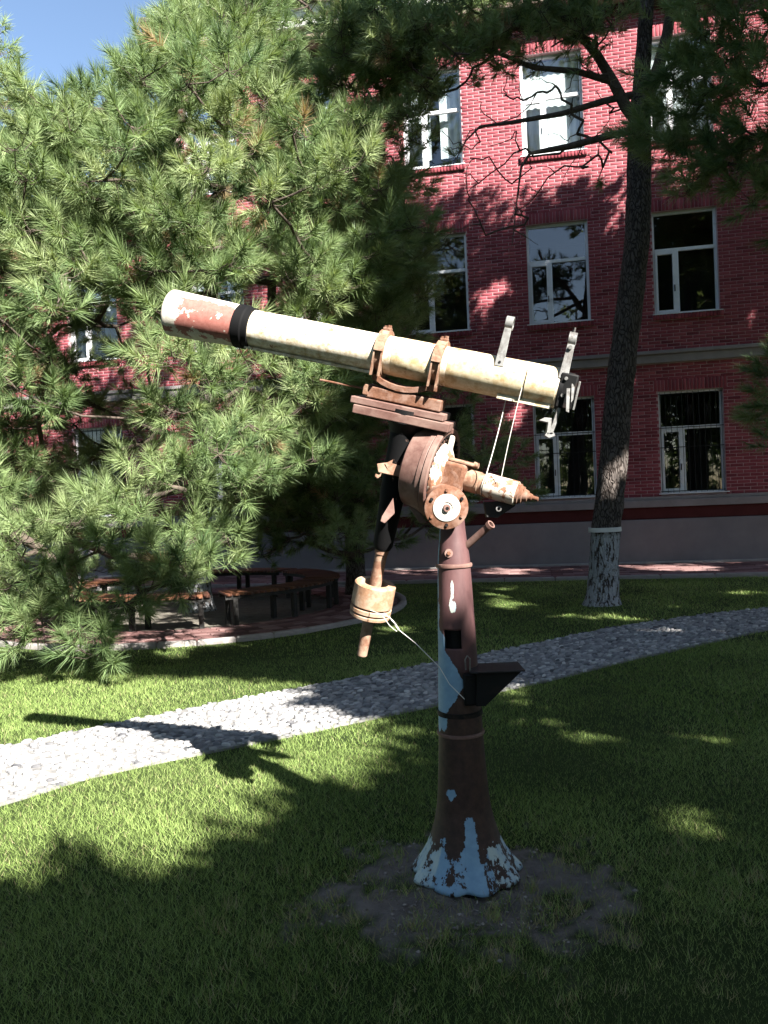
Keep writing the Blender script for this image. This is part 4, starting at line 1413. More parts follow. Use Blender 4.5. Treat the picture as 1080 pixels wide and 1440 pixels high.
    for (q, p, pr, n_) in leaf:
        if not n_:
            continue
        outw = np.array([p[0] - np.interp(p[2], tz, TP[:, 0]), p[1] - np.interp(p[2], tz, TP[:, 1]), 0])
        outw /= np.linalg.norm(outw) + 1e-6
        pv = r.normal(0.5, 0.17)
        for _ in range(n_):
            d_ = r.normal(0, 1, 3)
            d_ /= np.linalg.norm(d_)
            off = d_ * np.array([1, 1, 0.6]) * pr * r.uniform(0.45, 1.0)
            pos = p + off
            dr = nrm(d_ * 0.75 + outw * 0.45 + UPZ * 0.55)
            tp.append(pos); td.append(dr); ts.append(r.uniform(*size))
            tv.append(2.0 if r.random() < dead else pv + r.normal(0, 0.08))
            if twigs:
                a_ = p + off * 0.05 - UPZ * 0.02
                x, y, _ = frame(dr)
                o_ = len(V)
                mid = (a_ + pos) / 2 - UPZ * 0.02
                for (pp, rr) in ((a_, 0.006), (mid, 0.005), (pos + dr * 0.08, 0.003)):
                    for k in range(3):
                        an = 2 * math.pi * k / 3
                        V.append(pp + (x * math.cos(an) + y * math.sin(an)) * rr)
                for l_ in (0, 3):
                    F += [(o_ + l_ + k, o_ + l_ + (k + 1) % 3, o_ + l_ + 3 + (k + 1) % 3, o_ + l_ + 3 + k) for k in range(3)]
    if V:
        link('branches', np_mesh('branches', np.array(V), np.array(F), M['twig'], smooth=True), tree)
    if tp:
        V, F, vv = needles(np.array(tp), np.array(td), np.array(ts), np.array(tv), per, length, width, seed + 50)
        link('crown', np_mesh('crown', V, F, M['needle'], vv), tree)
    return tree


def crown_pads(axis_fn, prof, azf, n, seed, mind=0.34, keep=None, pr=0.28, nt=10, inner=0.5, level=0.0):
    r = np.random.default_rng(seed)
    zs, rs = zip(*prof)
    out = []
    zlo, zhi = zs[0], zs[-1]
    w = np.interp(np.linspace(zlo, zhi, 200), zs, rs)
    cw = np.cumsum(w) / w.sum()
    tries = 0
    while len(out) < n and tries < 60000:
        tries += 1
        z_ = float(np.interp(r.random(), cw, np.linspace(zlo, zhi, 200)))
        az = r.uniform(-math.pi, math.pi)
        rho = np.interp(z_, zs, rs) * azf(az, z_) * (inner + (1 - inner) * r.random() ** 0.6)
        if level:
            z_ = round(z_ / level + 0.25 * math.sin(3 * az)) * level + r.normal(0, 0.07) + 0.06 * rho
        c_ = axis_fn(z_)
        p = np.array([c_[0] + rho * math.cos(az), c_[1] + rho * math.sin(az), z_])
        if keep is not None and not keep(p):
            continue
        if out and np.min(np.linalg.norm(np.array([q[0] for q in out]) - p, axis=1)) < mind:
            continue
        out.append((p, pr * r.uniform(0.8, 1.15), max(3, int(nt * r.uniform(0.75, 1.25)))))
    return out


# lit areas (metres): where sun reaches lawn, facade, left pine and telescope between the crowns
LIT_G = [[(-2.37, 3.22), (-1.63, 3.23), (-1.63, 3.4), (-1.68, 3.68), (-1.59, 3.79), (-1.43, 3.62), (-1.33, 3.44), (-1.19, 3.49), (-1.08, 3.55), (-0.95, 3.42), (-0.71, 3.43), (-0.69, 3.62), (-0.81, 3.96), (-0.58, 4.12), (-0.7, 4.45), (-0.57, 4.74), (-0.46, 4.99), (0.21, 4.98), (0.17, 5.29), (-0.5, 5.47), (-0.37, 5.81), (-1.2, 6.37), (-0.67, 6.76), (-1.1, 7.26), (-2.29, 7.34), (-3.9, 7.95), (-6.05, 8.37)],
         [(1.54, 13.75), (2.44, 13.98), (1.83, 10.57), (1.31, 10.21)], [(0.79, 6.38), (1.26, 6.41), (1.12, 5.98), (0.79, 5.93)], [(1.1, 5.4), (1.52, 5.52), (1.34, 4.82), (1.04, 4.73)], [(1.32, 3.96), (1.6, 4.03), (1.73, 3.7), (1.61, 3.33), (1.42, 3.45), (1.25, 3.66)],
         [(1.2, 3.06), (1.46, 3.09), (1.28, 2.62), (1.14, 2.67), (1.09, 2.86)], [(-0.1, 9.89), (0.48, 10.02), (0.43, 9.12), (-0.06, 9.1)], [(2.16, 10.34), (3.18, 9.79), (3.04, 9.37), (2.11, 9.74)], [(5.2, 12.03), (5.74, 12.02), (5.29, 11.1), (4.91, 11.23)],
         [(1.77, 4.98), (2.34, 4.97), (2.21, 4.7), (1.71, 4.7)], [(2.48, 8.61), (3.45, 8.94), (3.38, 8.66), (2.46, 8.3)], [(-3.02, 9.2), (-1.73, 9.36), (-1.61, 8.87), (-2.73, 8.54)], [(2.22, 17.0), (3.13, 16.22), (2.73, 14.89), (1.98, 15.21)], [(5.11, 16.09), (6.53, 15.37), (5.94, 14.01), (4.71, 14.85)]]
LIT_F = [[(-5.82, 13.96), (7.33, 11.74), (7.25, 8.86), (5.67, 8.37), (4.58, 7.65), (2.92, 7.69), (1.18, 7.44), (-0.3, 7.76), (-1.85, 7.47), (-2.95, 7.89), (-6.11, 7.76)], [(-0.51, 6.11), (0.55, 6.31), (0.83, 5.99), (0.21, 5.44), (-0.48, 5.04)], [(2.43, 7.75), (3.34, 7.64), (3.03, 6.81), (2.46, 6.72)], [(0.3, 7.69), (0.96, 7.47), (0.8, 7.04), (0.13, 7.11)],
         [(-0.02, 3.18), (0.82, 3.74), (0.86, 2.98), (0.1, 2.42)], [(2.28, 3.71), (2.79, 4.12), (2.76, 3.16), (2.32, 3.04)], [(-0.77, 3.69), (0.01, 3.94), (-0.01, 3.64), (-0.63, 3.37)], [(4.73, 0.01), (4.95, 0.51), (5.22, 0.57), (5.0, 0.0)], [(1.5, 0.25), (1.73, 0.62), (1.95, 0.61), (1.71, 0.17)], [(5.17, 5.16), (5.57, 5.26), (5.55, 4.56), (5.22, 4.73)], [(-19.28, 16.96), (-5.28, 14.5), (-5.93, 0.78), (-20.31, 1.24)]]
LIT_P = [(-6.38, 9.5), (-0.75, 9.5), (-0.6, 6.66), (-0.30, 6.2), (-0.14, 5.57), (0.29, 4.52), (0.14, 3.73), (-0.47, 3.52), (-0.75, 2.73), (-0.93, 2.1), (-1.14, 1.15), (-1.73, 0.37), (-3.13, -0.38), (-6.83, -0.22)]
LIT_T = [(-1.35, 1.9), (-1.35, 2.9), (1.3, 2.7), (1.3, 1.7), (0.65, 1.25), (0.42, 1.10), (0.1, 1.02), (-0.34, 0.95), (-0.36, 1.7)]


def shrink(poly, k):
    c_ = np.mean(np.array(poly), 0)
    return [tuple(c_ + (np.array(q) - c_) * k) for q in poly]


LIT_G = [LIT_G[0]] + [shrink(p, 0.8) for p in LIT_G[1:]]
LIT_F = [[(a, c + (0.40 if c < 9 else 0)) for a, c in LIT_F[0]]] + [shrink(p, 0.6) for p in LIT_F[1:-1]] + [LIT_F[-1]]


def hits_lit(C, slack=0.18):
    """does the shadow of a needle cluster at C (n,3) fall where the sun should reach?"""
    C = np.atleast_2d(C)
    bad = np.zeros(len(C), bool)
    x, y, _ = frame(SUN)
    for (a, c) in ((0, 0), (1, 0), (-1, 0), (0, 1), (0, -1)):
        Q = C + (x * a + y * c) * slack
        t = Q[:, 2] / SUN[2]
        g = Q - SUN * t[:, None]
        for poly in LIT_G:
            bad |= in_poly(g[:, :2], poly)
        for (yy, poly) in ((3.3, LIT_T), (9.0, LIT_P)):
            Q2 = C + (x * a + y * c) * (0.34 if yy < 4 else slack)
            t = (Q2[:, 1] - yy) / SUN[1]
            h = Q2 - SUN * t[:, None]
            bad |= (t > 0.3) & (h[:, 2] > 0) & in_poly(h[:, [0, 2]], poly)
        t = ((Q - FB) @ FN) / (SUN @ FN)
        h = Q - SUN * t[:, None]
        fs_ = np.stack([(h - FB) @ FD, h[:, 2]], 1)
        for poly in LIT_F:
            bad |= (t > 0) & (h[:, 2] > 0) & in_poly(fs_, poly)
    return bad


# --- pines in view
AX = lambda z_: (PLAZA_C[0] + 0.10 * z_ if z_ < 9 else PLAZA_C[0] + 0.9, PLAZA_C[1])


def azA(az, z_):
    dgr = math.degrees(az)
    f = 1.0
    if -60 < dgr < 90:
        f = 0.72
    elif dgr >= 90:
        f = 0.8
    if -60 < dgr < 30 and z_ < 3.0:
        f = 0.58
    return f


def keepA(p):
    if p[2] < 1.75 and p[0] > -2.75 and p[1] < 12.6:
        return False
    if p[2] < 1.25 and p[0] > -3.4:
        return False
    # the crown falls away towards the open sky on its far left shoulder
    u_, v_ = p[0] / p[1], (p[2] - CAM_H) / p[1]
    if u_ < -0.235 and v_ > 0.50 + 0.9 * max(0.0, u_ + 0.36):
        return False
    return 7.3 < p[1] < 14.2 and p[2] > 0.45


padsA = crown_pads(AX, [(0.45, 4.4), (1.5, 4.6), (3.0, 4.5), (5.0, 4.4), (6.2, 4.0), (6.8, 3.2), (7.3, 2.2), (8.2, 1.3), (9.0, 1.0), (10.0, 0.4)], azA, 640, 11, 0.31, keepA, 0.29, 10, 0.5)
LOW = [(60, 800, 7.5), (140, 775, 7.4), (220, 785, 7.6), (250, 825, 7.7), (60, 880, 7.3), (130, 895, 7.3), (20, 890, 7.2), (180, 850, 7.6), (285, 795, 8.0), (20, 820, 7.3), (100, 845, 7.4), (135, 918, 7.2), (-30, 850, 7.3), (-40, 790, 7.4), (30, 760, 7.5), (100, 735, 7.5), (175, 740, 7.8), (260, 760, 8.0), (205, 830, 7.7), (320, 760, 8.6), (265, 800, 7.8), (-60, 910, 7.2), (585, 318, 9.6), (550, 325, 9.7), (515, 330, 9.6), (500, 175, 9.8), (480, 210, 9.7), (505, 360, 9.5), (490, 400, 9.4), (455, 410, 9.3), (430, 385, 9.2), (520, 400, 9.7), (250, 75, 10), (15, 130, 9.6), (60, 145, 9.3), (110, 140, 9.4), (150, 155, 9.3), (205, 120, 9.4)]
padsA += [(at(x, y, Y), 0.24, 9) for x, y, Y in LOW]
ra_ = np.random.default_rng(19)
padsA += [(at(ra_.uniform(-20, 330), ra_.uniform(165, 430), ra_.uniform(9.0, 11.6)), 0.29, 10) for _ in range(80)]
pine('large sunlit pine inside the ring of benches, boughs sweeping to the lawn', (PLAZA_C[0], PLAZA_C[1], 0), [(PLAZA_C[0], PLAZA_C[1], 0), (PLAZA_C[0] + .02, PLAZA_C[1], 1.2), (PLAZA_C[0] + .2, PLAZA_C[1], 3), (PLAZA_C[0] + .6, PLAZA_C[1], 6.5), (PLAZA_C[0] + .9, PLAZA_C[1], 9.6)],
     [0.17, 0.15, 0.13, 0.08, 0.02], padsA, per=106, length=0.155, width=0.0073, size=(1.0, 1.5), whitewash=1.05, seed=21)

rC = np.random.default_rng(33)
padsC = crown_pads(lambda z_: (-0.5, 13.2), [(1.1, 2.2), (2.0, 2.6), (3.1, 2.4), (3.7, 1.5), (5, 1.2), (6.5, 1.3), (7.6, 1.9), (9, 2.0), (11, 1.6), (12.6, 0.3)], lambda az, z_: 1.0, 210, 12, 0.36, lambda p: p[1] < 14.6, 0.28, 10, 0.4)
pine('tall dark pine in shade behind the telescope, between bench ring and building', (-0.5, 13.2, 0), [(-0.5, 13.2, 0), (-0.48, 13.2, 4), (-0.5, 13.2, 12.8)], [0.16, 0.12, 0.02], padsC + [(at(rC.uniform(335, 520), rC.uniform(600, 785), rC.uniform(10.6, 12.2)), 0.27, 9) for _ in range(30)] + [(at(x, y, Y), 0.28, 10) for x, y, Y in [(440, 700, 12), (470, 740, 12), (500, 700, 11.9), (480, 660, 12), (530, 720, 12), (450, 640, 12), (520, 650, 12), (560, 690, 12), (490, 780, 12.2), (430, 760, 12.2), (550, 760, 12.3), (590, 720, 12.4), (600, 640, 12.4), (640, 600, 12.4), (660, 640, 12.4), (690, 660, 12.5), (720, 640, 12.6), (650, 690, 12.5), (740, 690, 12.7), (700, 610, 12.6), (420, 600, 12), (400, 690, 12), (380, 740, 11.8), (510, 600, 12)]], per=72, length=0.155, width=0.0095, whitewash=0.0, seed=22)

padsL = crown_pads(lambda z_: (-6.6, 11.8), [(2.0, 2.0), (4.0, 2.3), (6.5, 2.2), (8.5, 1.7), (10.5, 0.8), (11.5, 0.2)], lambda az, z_: 1.0, 170, 13, 0.36, lambda p: p[0] > -7.6, 0.3, 10, 0.4)
pine('pine beyond the benches whose crown edge meets the open sky', (-6.6, 11.8, 0), [(-6.6, 11.8, 0), (-6.6, 11.8, 6), (-6.6, 11.8, 11.5)], [0.16, 0.1, 0.02], padsL, per=60, length=0.155, width=0.009, whitewash=1.0, seed=23)

# pine with the bare leaning trunk
tb = [at(849, 849, 10.95), at(851, 745, 10.97), at(866, 600, 11.0), at(884, 450, 11.0), at(895, 330, 11.0), at(900, 200, 11.0), at(905, 100, 11.0), at(910, -40, 11.0), at(915, -160, 11.0)]
tb[0][2] = -0.03
P_ = lambda L: [(at(x, y, Y), r_, n_) for x, y, Y, r_, n_ in L]
padsB = P_([(500, 60, 10.6, .34, 12), (540, 10, 10.5, .36, 12), (580, 95, 10.5, .34, 12), (520, 160, 10.8, .3, 10), (560, 60, 10.3, .36, 12), (610, 50, 10.3, .34, 12), (640, 75, 10.3, .3, 10), (680, 20, 10.3, .34, 12), (740, 0, 10.3, .34, 12), (480, 100, 10.9, .34, 11), (470, 30, 10.8, .34, 12), (555, 190, 11, .26, 8), (510, 200, 10.9, .24, 7), (860, 35, 10.6, .3, 9), (800, 55, 10.6, .26, 7), (645, 40, 10.6, .32, 11), (690, 70, 10.4, .3, 9), (600, 70, 10.8, .34, 11), (560, 110, 11.0, .34, 10), (735, 45, 10.4, .3, 10), (780, 20, 10.6, .32, 10), (820, 40, 10.2, .3, 9), (540, 40, 11.0, .36, 12), (610, 10, 11, .36, 12), (700, 15, 10.8, .34, 11),
            (850, 10, 10.4, .34, 11), (760, 85, 10.7, .24, 5), (665, 95, 10.8, .26, 6), (590, 130, 11.2, .28, 8), (715, 100, 10.6, .22, 4), (940, 20, 10.6, .34, 10), (970, -20, 10.6, .36, 10), (830, -30, 10.5, .36, 12), (770, -40, 10.4, .36, 12), (690, -40, 10.8, .36, 12),
            (620, -60, 11, .36, 12), (880, -60, 11.2, .36, 12), (930, -70, 11.4, .36, 12), (545, 160, 11.4, .26, 7), (600, 200, 11.6, .22, 5), (640, 220, 11.6, .16, 3), (625, 130, 11.2, .2, 4), (840, 255, 10.8, .14, 2), (520, 90, 11.2, .3, 9), (815, 85, 10.4, .24, 4), (570, 20, 10.7, .34, 11), (640, 0, 10.4, .34, 11), (720, 30, 10.2, .32, 10), (670, 45, 10.2, .3, 9), (760, 15, 10.1, .32, 10), (800, -5, 10.2, .32, 10), (530, 75, 10.8, .32, 10), (575, 60, 10.6, .32, 10), (545, 125, 10.9, .3, 9), (620, 95, 10.6, .28, 8), (590, 160, 11.3, .24, 6), (510, 130, 11, .3, 9), (505, 30, 10.9, .34, 10), (655, 115, 10.8, .2, 4), (700, 50, 10.6, .3, 8), (840, 60, 10.7, .26, 5), (730, 75, 10.5, .26, 6)])
rbb = np.random.default_rng(91)
padsB += [(at(rbb.uniform(465, 850), rbb.uniform(-20, 85), rbb.uniform(10.0, 11.0)), 0.30, 10) for _ in range(26)] + [(at(rbb.uniform(470, 610), rbb.uniform(80, 205), rbb.uniform(10.4, 11.2)), 0.27, 9) for _ in range(22)] + [(at(rbb.uniform(470, 660), rbb.uniform(-10, 100), rbb.uniform(10.2, 11.0)), 0.30, 9) for _ in range(16)]
bareB = [at(780, 164, 10.7), at(700, 175, 10.6), at(660, 180, 10.6), at(636, 210, 10.6), at(800, 205, 10.5), at(745, 214, 10.4), at(735, 240, 10.4), at(728, 290, 10.4), at(835, 70, 10.8), at(800, 30, 10.8), at(720, 195, 10.45), at(770, 190, 10.6), at(690, 205, 10.5), at(812, 240, 10.7), at(770, 250, 10.6),
         at(700, 240, 10.5), at(680, 160, 10.6), at(722, 140, 10.6), at(755, 130, 10.7), at(790, 110, 10.7), at(820, 150, 10.8), at(840, 130, 10.9), at(815, 180, 10.7), at(790, 140, 10.6), at(850, 60, 10.9), at(770, 100, 10.7), at(745, 110, 10.6), at(705, 120, 10.6), at(660, 140, 10.7), at(715, 265, 10.4), at(750, 275, 10.5), at(860, 215, 10.8), at(575, 380, 11.4)]
padsD = P_([(930, 110, 9.0, .3, 11), (985, 60, 8.8, .34, 13), (1045, 100, 8.5, .36, 15), (1040, 180, 8.6, .36, 15), (975, 160, 8.9, .32, 12), (1060, 280, 8.5, .3, 10), (1020, 250, 8.7, .3, 10), (940, 225, 9.0, .24, 7), (915, 185, 9.1, .22, 7), (1030, 20, 8.6, .34, 12), (990, 130, 8.8, .34, 13), (1070, 60, 8.4, .36, 14), (1000, 220, 8.8, .3, 10), (965, 270, 8.9, .2, 5), (960, 95, 8.9, .36, 15), (1020, 60, 8.6, .38, 16), (1070, 120, 8.4, .36, 15), (1005, 185, 8.8, .36, 15), (945, 185, 9.0, .30, 12), (895, 195, 9.2, .22, 7), (1045, 235, 8.6, .34, 13), (985, 245, 8.9, .26, 8), (1075, 190, 8.3, .36, 14), (950, 140, 9.1, .3, 11), (1085, 40, 8.3, .36, 14),
            (1130, 320, 8.8, .3, 9), (1140, 400, 9.1, .3, 9), (1130, 470, 9.4, .3, 9), (1090, 520, 9.6, .26, 9), (1100, 560, 9.6, .3, 10), (1100, 620, 9.6, .3, 10), (1010, 120, 8.9, .34, 13), (1110, 250, 8.4, .4, 14), (1120, 100, 8.3, .4, 14), (1000, 10, 8.7, .3, 10), (1060, -20, 8.5, .36, 12), (1085, 585, 9.9, .26, 8), (960, 215, 9.0, .28, 9)])

# --- pines beside and behind the camera: crowns placed where their shade falls
GROVE = [((6.2, -2.4), 6.8, 4.4, 3.8), ((1.0, -6.8), 6.4, 4.4, 4.8), ((8.8, -1.4), 7.2, 3.6, 4.4), ((6.6, 3.0), 10.0, 4.8, 5.6), ((10.8, 5.6), 8.4, 3.6, 5.0), ((13.2, 10.4), 9.0, 3.6, 5.0), ((8.6, 9.6), 9.0, 2.8, 4.6), ((5.6, -8.8), 7.4, 4.6, 6.0),
         ((-4.6, -3.0), 6.8, 3.8, 4.2), ((-7.6, 1.2), 6.8, 3.8, 4.8), ((-9.2, 6.0), 7.0, 3.6, 5.2), ((-1.5, -12.0), 6.8, 4.4, 5.6), ((11.5, -8.5), 7.4, 4.4, 5.8), ((3.3, 10.8), 12.2, 3.8, 3.0)]  # bench-side and farthest pines are added out of view to block sky light
GL = ['pine that stands to the right of the telescope, nearest the worm cover side', 'pine behind the photographer on the lawn', 'tall pine far to the right behind the photographer', 'tall pine beside the lawn whose crown shades the telescope pier surroundings',
      'pine at the far side of the lawn near the pebble path end', 'pine by the building pavement beyond the leaning trunk', 'pine by the pavement, next behind the one with low boughs', 'pine standing well behind the photographer', 'added sky-blocking pine behind the photographer on the bench side', 'added sky-blocking pine at the edge of the lawn, facing the sunlit end of the pebble path', 'added sky-blocking pine past the pebble path, on the bench side of the lawn', 'farthest added sky-blocking pine straight behind the photographer', 'farthest added sky-blocking pine behind the photographer on the shaded side']
gc = np.array([(c[0], c[1], z_) for c, z_, _, _ in GROVE]); gr = np.array([(r_, r_, rz) for _, _, r_, rz in GROVE])
gpads = [[] for _ in GROVE]
tg = []
for x in np.arange(-3.6, 7.2, 0.23):
    for y in np.arange(0.3, 15.5, 0.30):
        tg.append((x + rng.normal(0, .08), y + rng.normal(0, .1), 0.0))
for s__ in np.arange(-3.0, 7.5, 0.25):
    for z_ in np.arange(0.1, 8.2, 0.25):
        tg.append(tuple(fpt(s__ + rng.normal(0, .08), z_ + rng.normal(0, .08), 0.02)))
for x in np.arange(-0.9, 2.2, 0.3):
    for z_ in np.arange(0.2, 9.5, 0.3):
        tg.append((x + rng.normal(0, .08), 12.0, z_ + rng.normal(0, .08)))
for x in np.arange(-0.6, 4.2, 0.3):
    for z_ in np.arange(6.9, 9.8, 0.3):
        tg.append((x + rng.normal(0, .08), 10.6, z_ + rng.normal(0, .08)))
for i in range(len(tb) - 1):
    for t in np.linspace(0, 1, 9):
        q = tb[i] * (1 - t) + tb[i + 1] * t
        if q[2] < 9.5 and not 1.3 < q[2] < 3.2:
            for _ in range(3):
                tg.append((q[0] + rng.normal(0, .12), q[1] - 0.1, q[2] + rng.normal(0, .1)))
for _ in range(120):
    tg.append((rng.uniform(4.0, 5.2), 9.2, rng.uniform(1.9, 4.0)))
tg = np.array(tg)
for rep in range(2):
    for P0_ in tg[rng.permutation(len(tg))]:
        oc = (P0_ - gc) / gr
        dv = SUN / gr
        A_ = (dv * dv).sum(1); B_ = (oc * dv).sum(1); C_ = (oc * oc).sum(1) - 1
        disc = B_ * B_ - A_ * C_
        okk = np.where((disc > 0) & (-B_ > 0))[0]
        if not len(okk):
            continue
        j = int(rng.choice(okk))
        sq = math.sqrt(disc[j])
        t = rng.uniform((-B_[j] - sq) / A_[j], (-B_[j] + sq) / A_[j])
        gpads[j].append(P0_ + SUN * t)
for j in range(len(GROVE)):
    q = rng.normal(0, 1, (380, 3)); q /= np.linalg.norm(q, axis=1, keepdims=True)
    gpads[j] += list(gc[j] + q * gr[j] * rng.uniform(0.3, 1.0, (380, 1)))
NG = 0
for j, (c, zc_, r_, rz) in enumerate(GROVE):
    P0_ = np.array(gpads[j])
    vis = (np.abs(P0_[:, 0]) < 0.50 * P0_[:, 1] + 0.45) & (P0_[:, 2] < 1.9 + 0.67 * P0_[:, 1])          # keep clear of the open lawn in front
    P0_ = P0_[~hits_lit(P0_) & ~(vis & (P0_[:, 1] > 0))]
    keep_ = []
    for q in P0_:
        if not keep_ or np.min(np.linalg.norm(np.array(keep_[-400:]) - q, axis=1)) > 0.20:
            keep_.append(q)
    pads = [(q, 0.20, 5) for q in keep_]
    NG += len(pads)
    if j == 13:
        padsB += pads
        continue
    pine(GL[j], (c[0], c[1], 0), [(c[0], c[1], 0), (c[0] + .05, c[1], zc_ * .6), (c[0], c[1], zc_ + rz * .95)], [0.2, 0.15, 0.03], pads, per=13, length=0.18, width=0.082, whitewash=1.0, seed=60 + j, twigs=False, group='pines standing round the lawn')
pine('pine whose low boughs reach in beside the leaning bare trunk', (6.3, 8.7, 0), [(6.3, 8.7, 0), (6.3, 8.7, 5), (6.35, 8.7, 9.5)], [0.17, 0.13, 0.03], padsD, per=95, length=0.155, width=0.008, whitewash=1.0, seed=29, size=(1.0, 1.4))
rb = np.random.default_rng(88)
for _ in range(190):
    (xa, ya), (xb, yb) = [((890, 134), (650, 185)), ((890, 184), (733, 222)), ((733, 222), (722, 330)), ((862, 115), (770, 10)), ((820, 120), (690, 110)), ((660, 180), (640, 260))][rb.integers(6)]
    t = rb.random()
    bareB.append(at(xa + (xb - xa) * t + rb.normal(0, 16), ya + (yb - ya) * t + rb.normal(8, 26), 10.65 + rb.normal(0, 0.3)))
LIMB = [([(897, 172, 11.0), (880, 150, 10.95), (862, 115, 10.9), (840, 78, 10.85), (812, 45, 10.8), (780, 10, 10.8), (760, -40, 10.8)], [0.085, 0.08, 0.07, 0.06, 0.05, 0.04, 0.03]),
        ([(905, 150, 11.0), (922, 110, 11.0), (938, 50, 11.05), (948, -20, 11.1)], [0.10, 0.09, 0.075, 0.065]),
        ([(896, 132, 11.0), (850, 142, 10.9), (790, 160, 10.75), (720, 172, 10.6), (675, 178, 10.6), (655, 198, 10.6), (637, 232, 10.6)], [0.05, 0.045, 0.036, 0.026, 0.017, 0.011, 0.005]),
        ([(897, 182, 11.0), (860, 190, 10.9), (800, 206, 10.6), (765, 212, 10.5), (745, 216, 10.45), (733, 235, 10.45), (727, 280, 10.4), (720, 345, 10.4)], [0.055, 0.05, 0.042, 0.032, 0.022, 0.016, 0.010, 0.005]),
        ([(862, 115, 10.9), (810, 100, 10.7), (750, 95, 10.6), (690, 70, 10.6), (630, 60, 10.7), (570, 75, 10.9)], [0.05, 0.04, 0.032, 0.026, 0.02, 0.012])]
seedB = []
for pts, _ in LIMB:
    for a_, c_ in zip(pts[:-1], pts[1:]):
        for t in (0.0, 0.33, 0.66):
            seedB.append(at(*[u_ * (1 - t) + w_ * t for u_, w_ in zip(a_, c_)]))
treeB = pine('pine with bare leaning trunk, whitewashed foot and pale band, by the pebble path', (tb[0][0], tb[0][1], 0), tb, [0.205, 0.195, 0.19, 0.178, 0.168, 0.155, 0.11, 0.085, 0.05], padsB, per=(60), length=0.15, width=0.0095, whitewash=1.05, seed=24, bare=bareB, tbase=1.2, thin=0.0026, rmin=0.0026, seeds=seedB)
w_ = at(850.5, 744, 10.97)
MB().lathe(w_ - UPZ * 0.035, UPZ, [(0, 0.2), (0.0, 0.222), (0.06, 0.219), (0.06, 0.2)], 40, False).build('painted_band', M['cornice'], treeB)
for pts, rad_ in LIMB:
    MB().tube([at(*p) for p in pts], rad_, 9).build('limb', M['twig'], treeB)
print('grove pads', NG)

# added, unseen shrub belts: darken window reflections and block low sky light
def belt(label, a_, b2, hgt, seed):
    r = np.random.default_rng(seed)
    a_, b2 = np.array(a_), np.array(b2)
    L = np.linalg.norm(b2 - a_)
    n_ = int(L * 60)
    t = r.random(n_)
    h = hgt * (0.8 + 0.25 * np.sin(t * L * 0.9 + seed) + 0.1 * np.sin(t * L * 2.7)) 
    nv = np.array([-(b2 - a_)[1], (b2 - a_)[0]]) / L
    P = a_ + (b2 - a_) * t[:, None] + nv * r.normal(0, 0.7, n_)[:, None]
    z_ = r.random(n_) * h + 0.1
    o_ = empty('added_shrub_belt', ((a_ + b2)[0] / 2, (a_ + b2)[1] / 2, 0), label, 'shrubs', 'added shrub belts screening low sky light')
    d_ = r.normal(0, 1, (n_, 3)); d_[:, 2] = np.abs(d_[:, 2]) * 0.7; d_ /= np.linalg.norm(d_, axis=1, keepdims=True)
    V, F, vv = needles(np.column_stack([P, z_]), d_, r.uniform(1.6, 2.4, n_), r.normal(0.3, 0.1, n_), 16, 0.20, 0.14, seed)
    link('foliage', np_mesh('foliage', V, F, M['needle'], vv), o_)
    st = MB()
    for k in range(int(L / 1.2)):
        q = a_ + (b2 - a_) * ((k + 0.5) / int(L / 1.2))
        MB().tube([(q[0], q[1], -0.02), (q[0] + .1, q[1], hgt * .4), (q[0] - .05, q[1] + .1, hgt * .75)], [0.05, 0.035, 0.012], 6).build('stem', M['twig'], o_)


belt('added belt of tall leafy shrubs behind the photographer, screening low sky light', (-16, -17), (20, -17), 5.0, 301)
belt('added belt of tall leafy shrubs at the shaded side, screening low sky light', (19, -16), (19, 12), 5.0, 302)
belt('added belt of tall leafy shrubs past the pines on the bench side, screening low sky light', (-15, -15), (-15, 9), 5.0, 303)

# ------------------------------------------------------------------ grass
def grass(seed, x0f, y0, y1, dens, hgt, wid):
    r = np.random.default_rng(seed)
    hw = 0.50 * y1 + 0.7
    n = int(dens * 2 * hw * (y1 - y0))
    P = np.stack([r.uniform(-hw, hw, n), r.uniform(y0, y1, n)], 1)
    P = P[np.abs(P[:, 0]) < 0.50 * P[:, 1] + 0.7]
    e = smooth_noise(P, 6.0, 31) * 0.10 - 0.05
    Pe = P + np.stack([e, -e], 1)
    ov = np.stack([np.zeros(len(P)), 0.085 * r.random(len(P)) ** 1.5], 1)
    ok = ~(in_poly(Pe + ov, PATH_POLY) & in_poly(Pe - ov, PATH_POLY))
    ok &= np.hypot(Pe[:, 0] - PLAZA_C[0], Pe[:, 1] - PLAZA_C[1]) > PLAZA_R + 0.09
    ok &= ((P - FB[:2]) @ FN[:2]) > 2.73
    so = soil_amount(P)
    ok &= r.random(len(P)) > so * 0.93
    ok &= np.hypot(P[:, 0] - PIER[0], P[:, 1] - PIER[1]) > 0.22
    ok &= r.random(len(P)) < 0.55 + 0.75 * smooth_noise(P, 2.6, 8)
    P, so = P[ok], so[ok]
    return P, so, hgt, wid, r


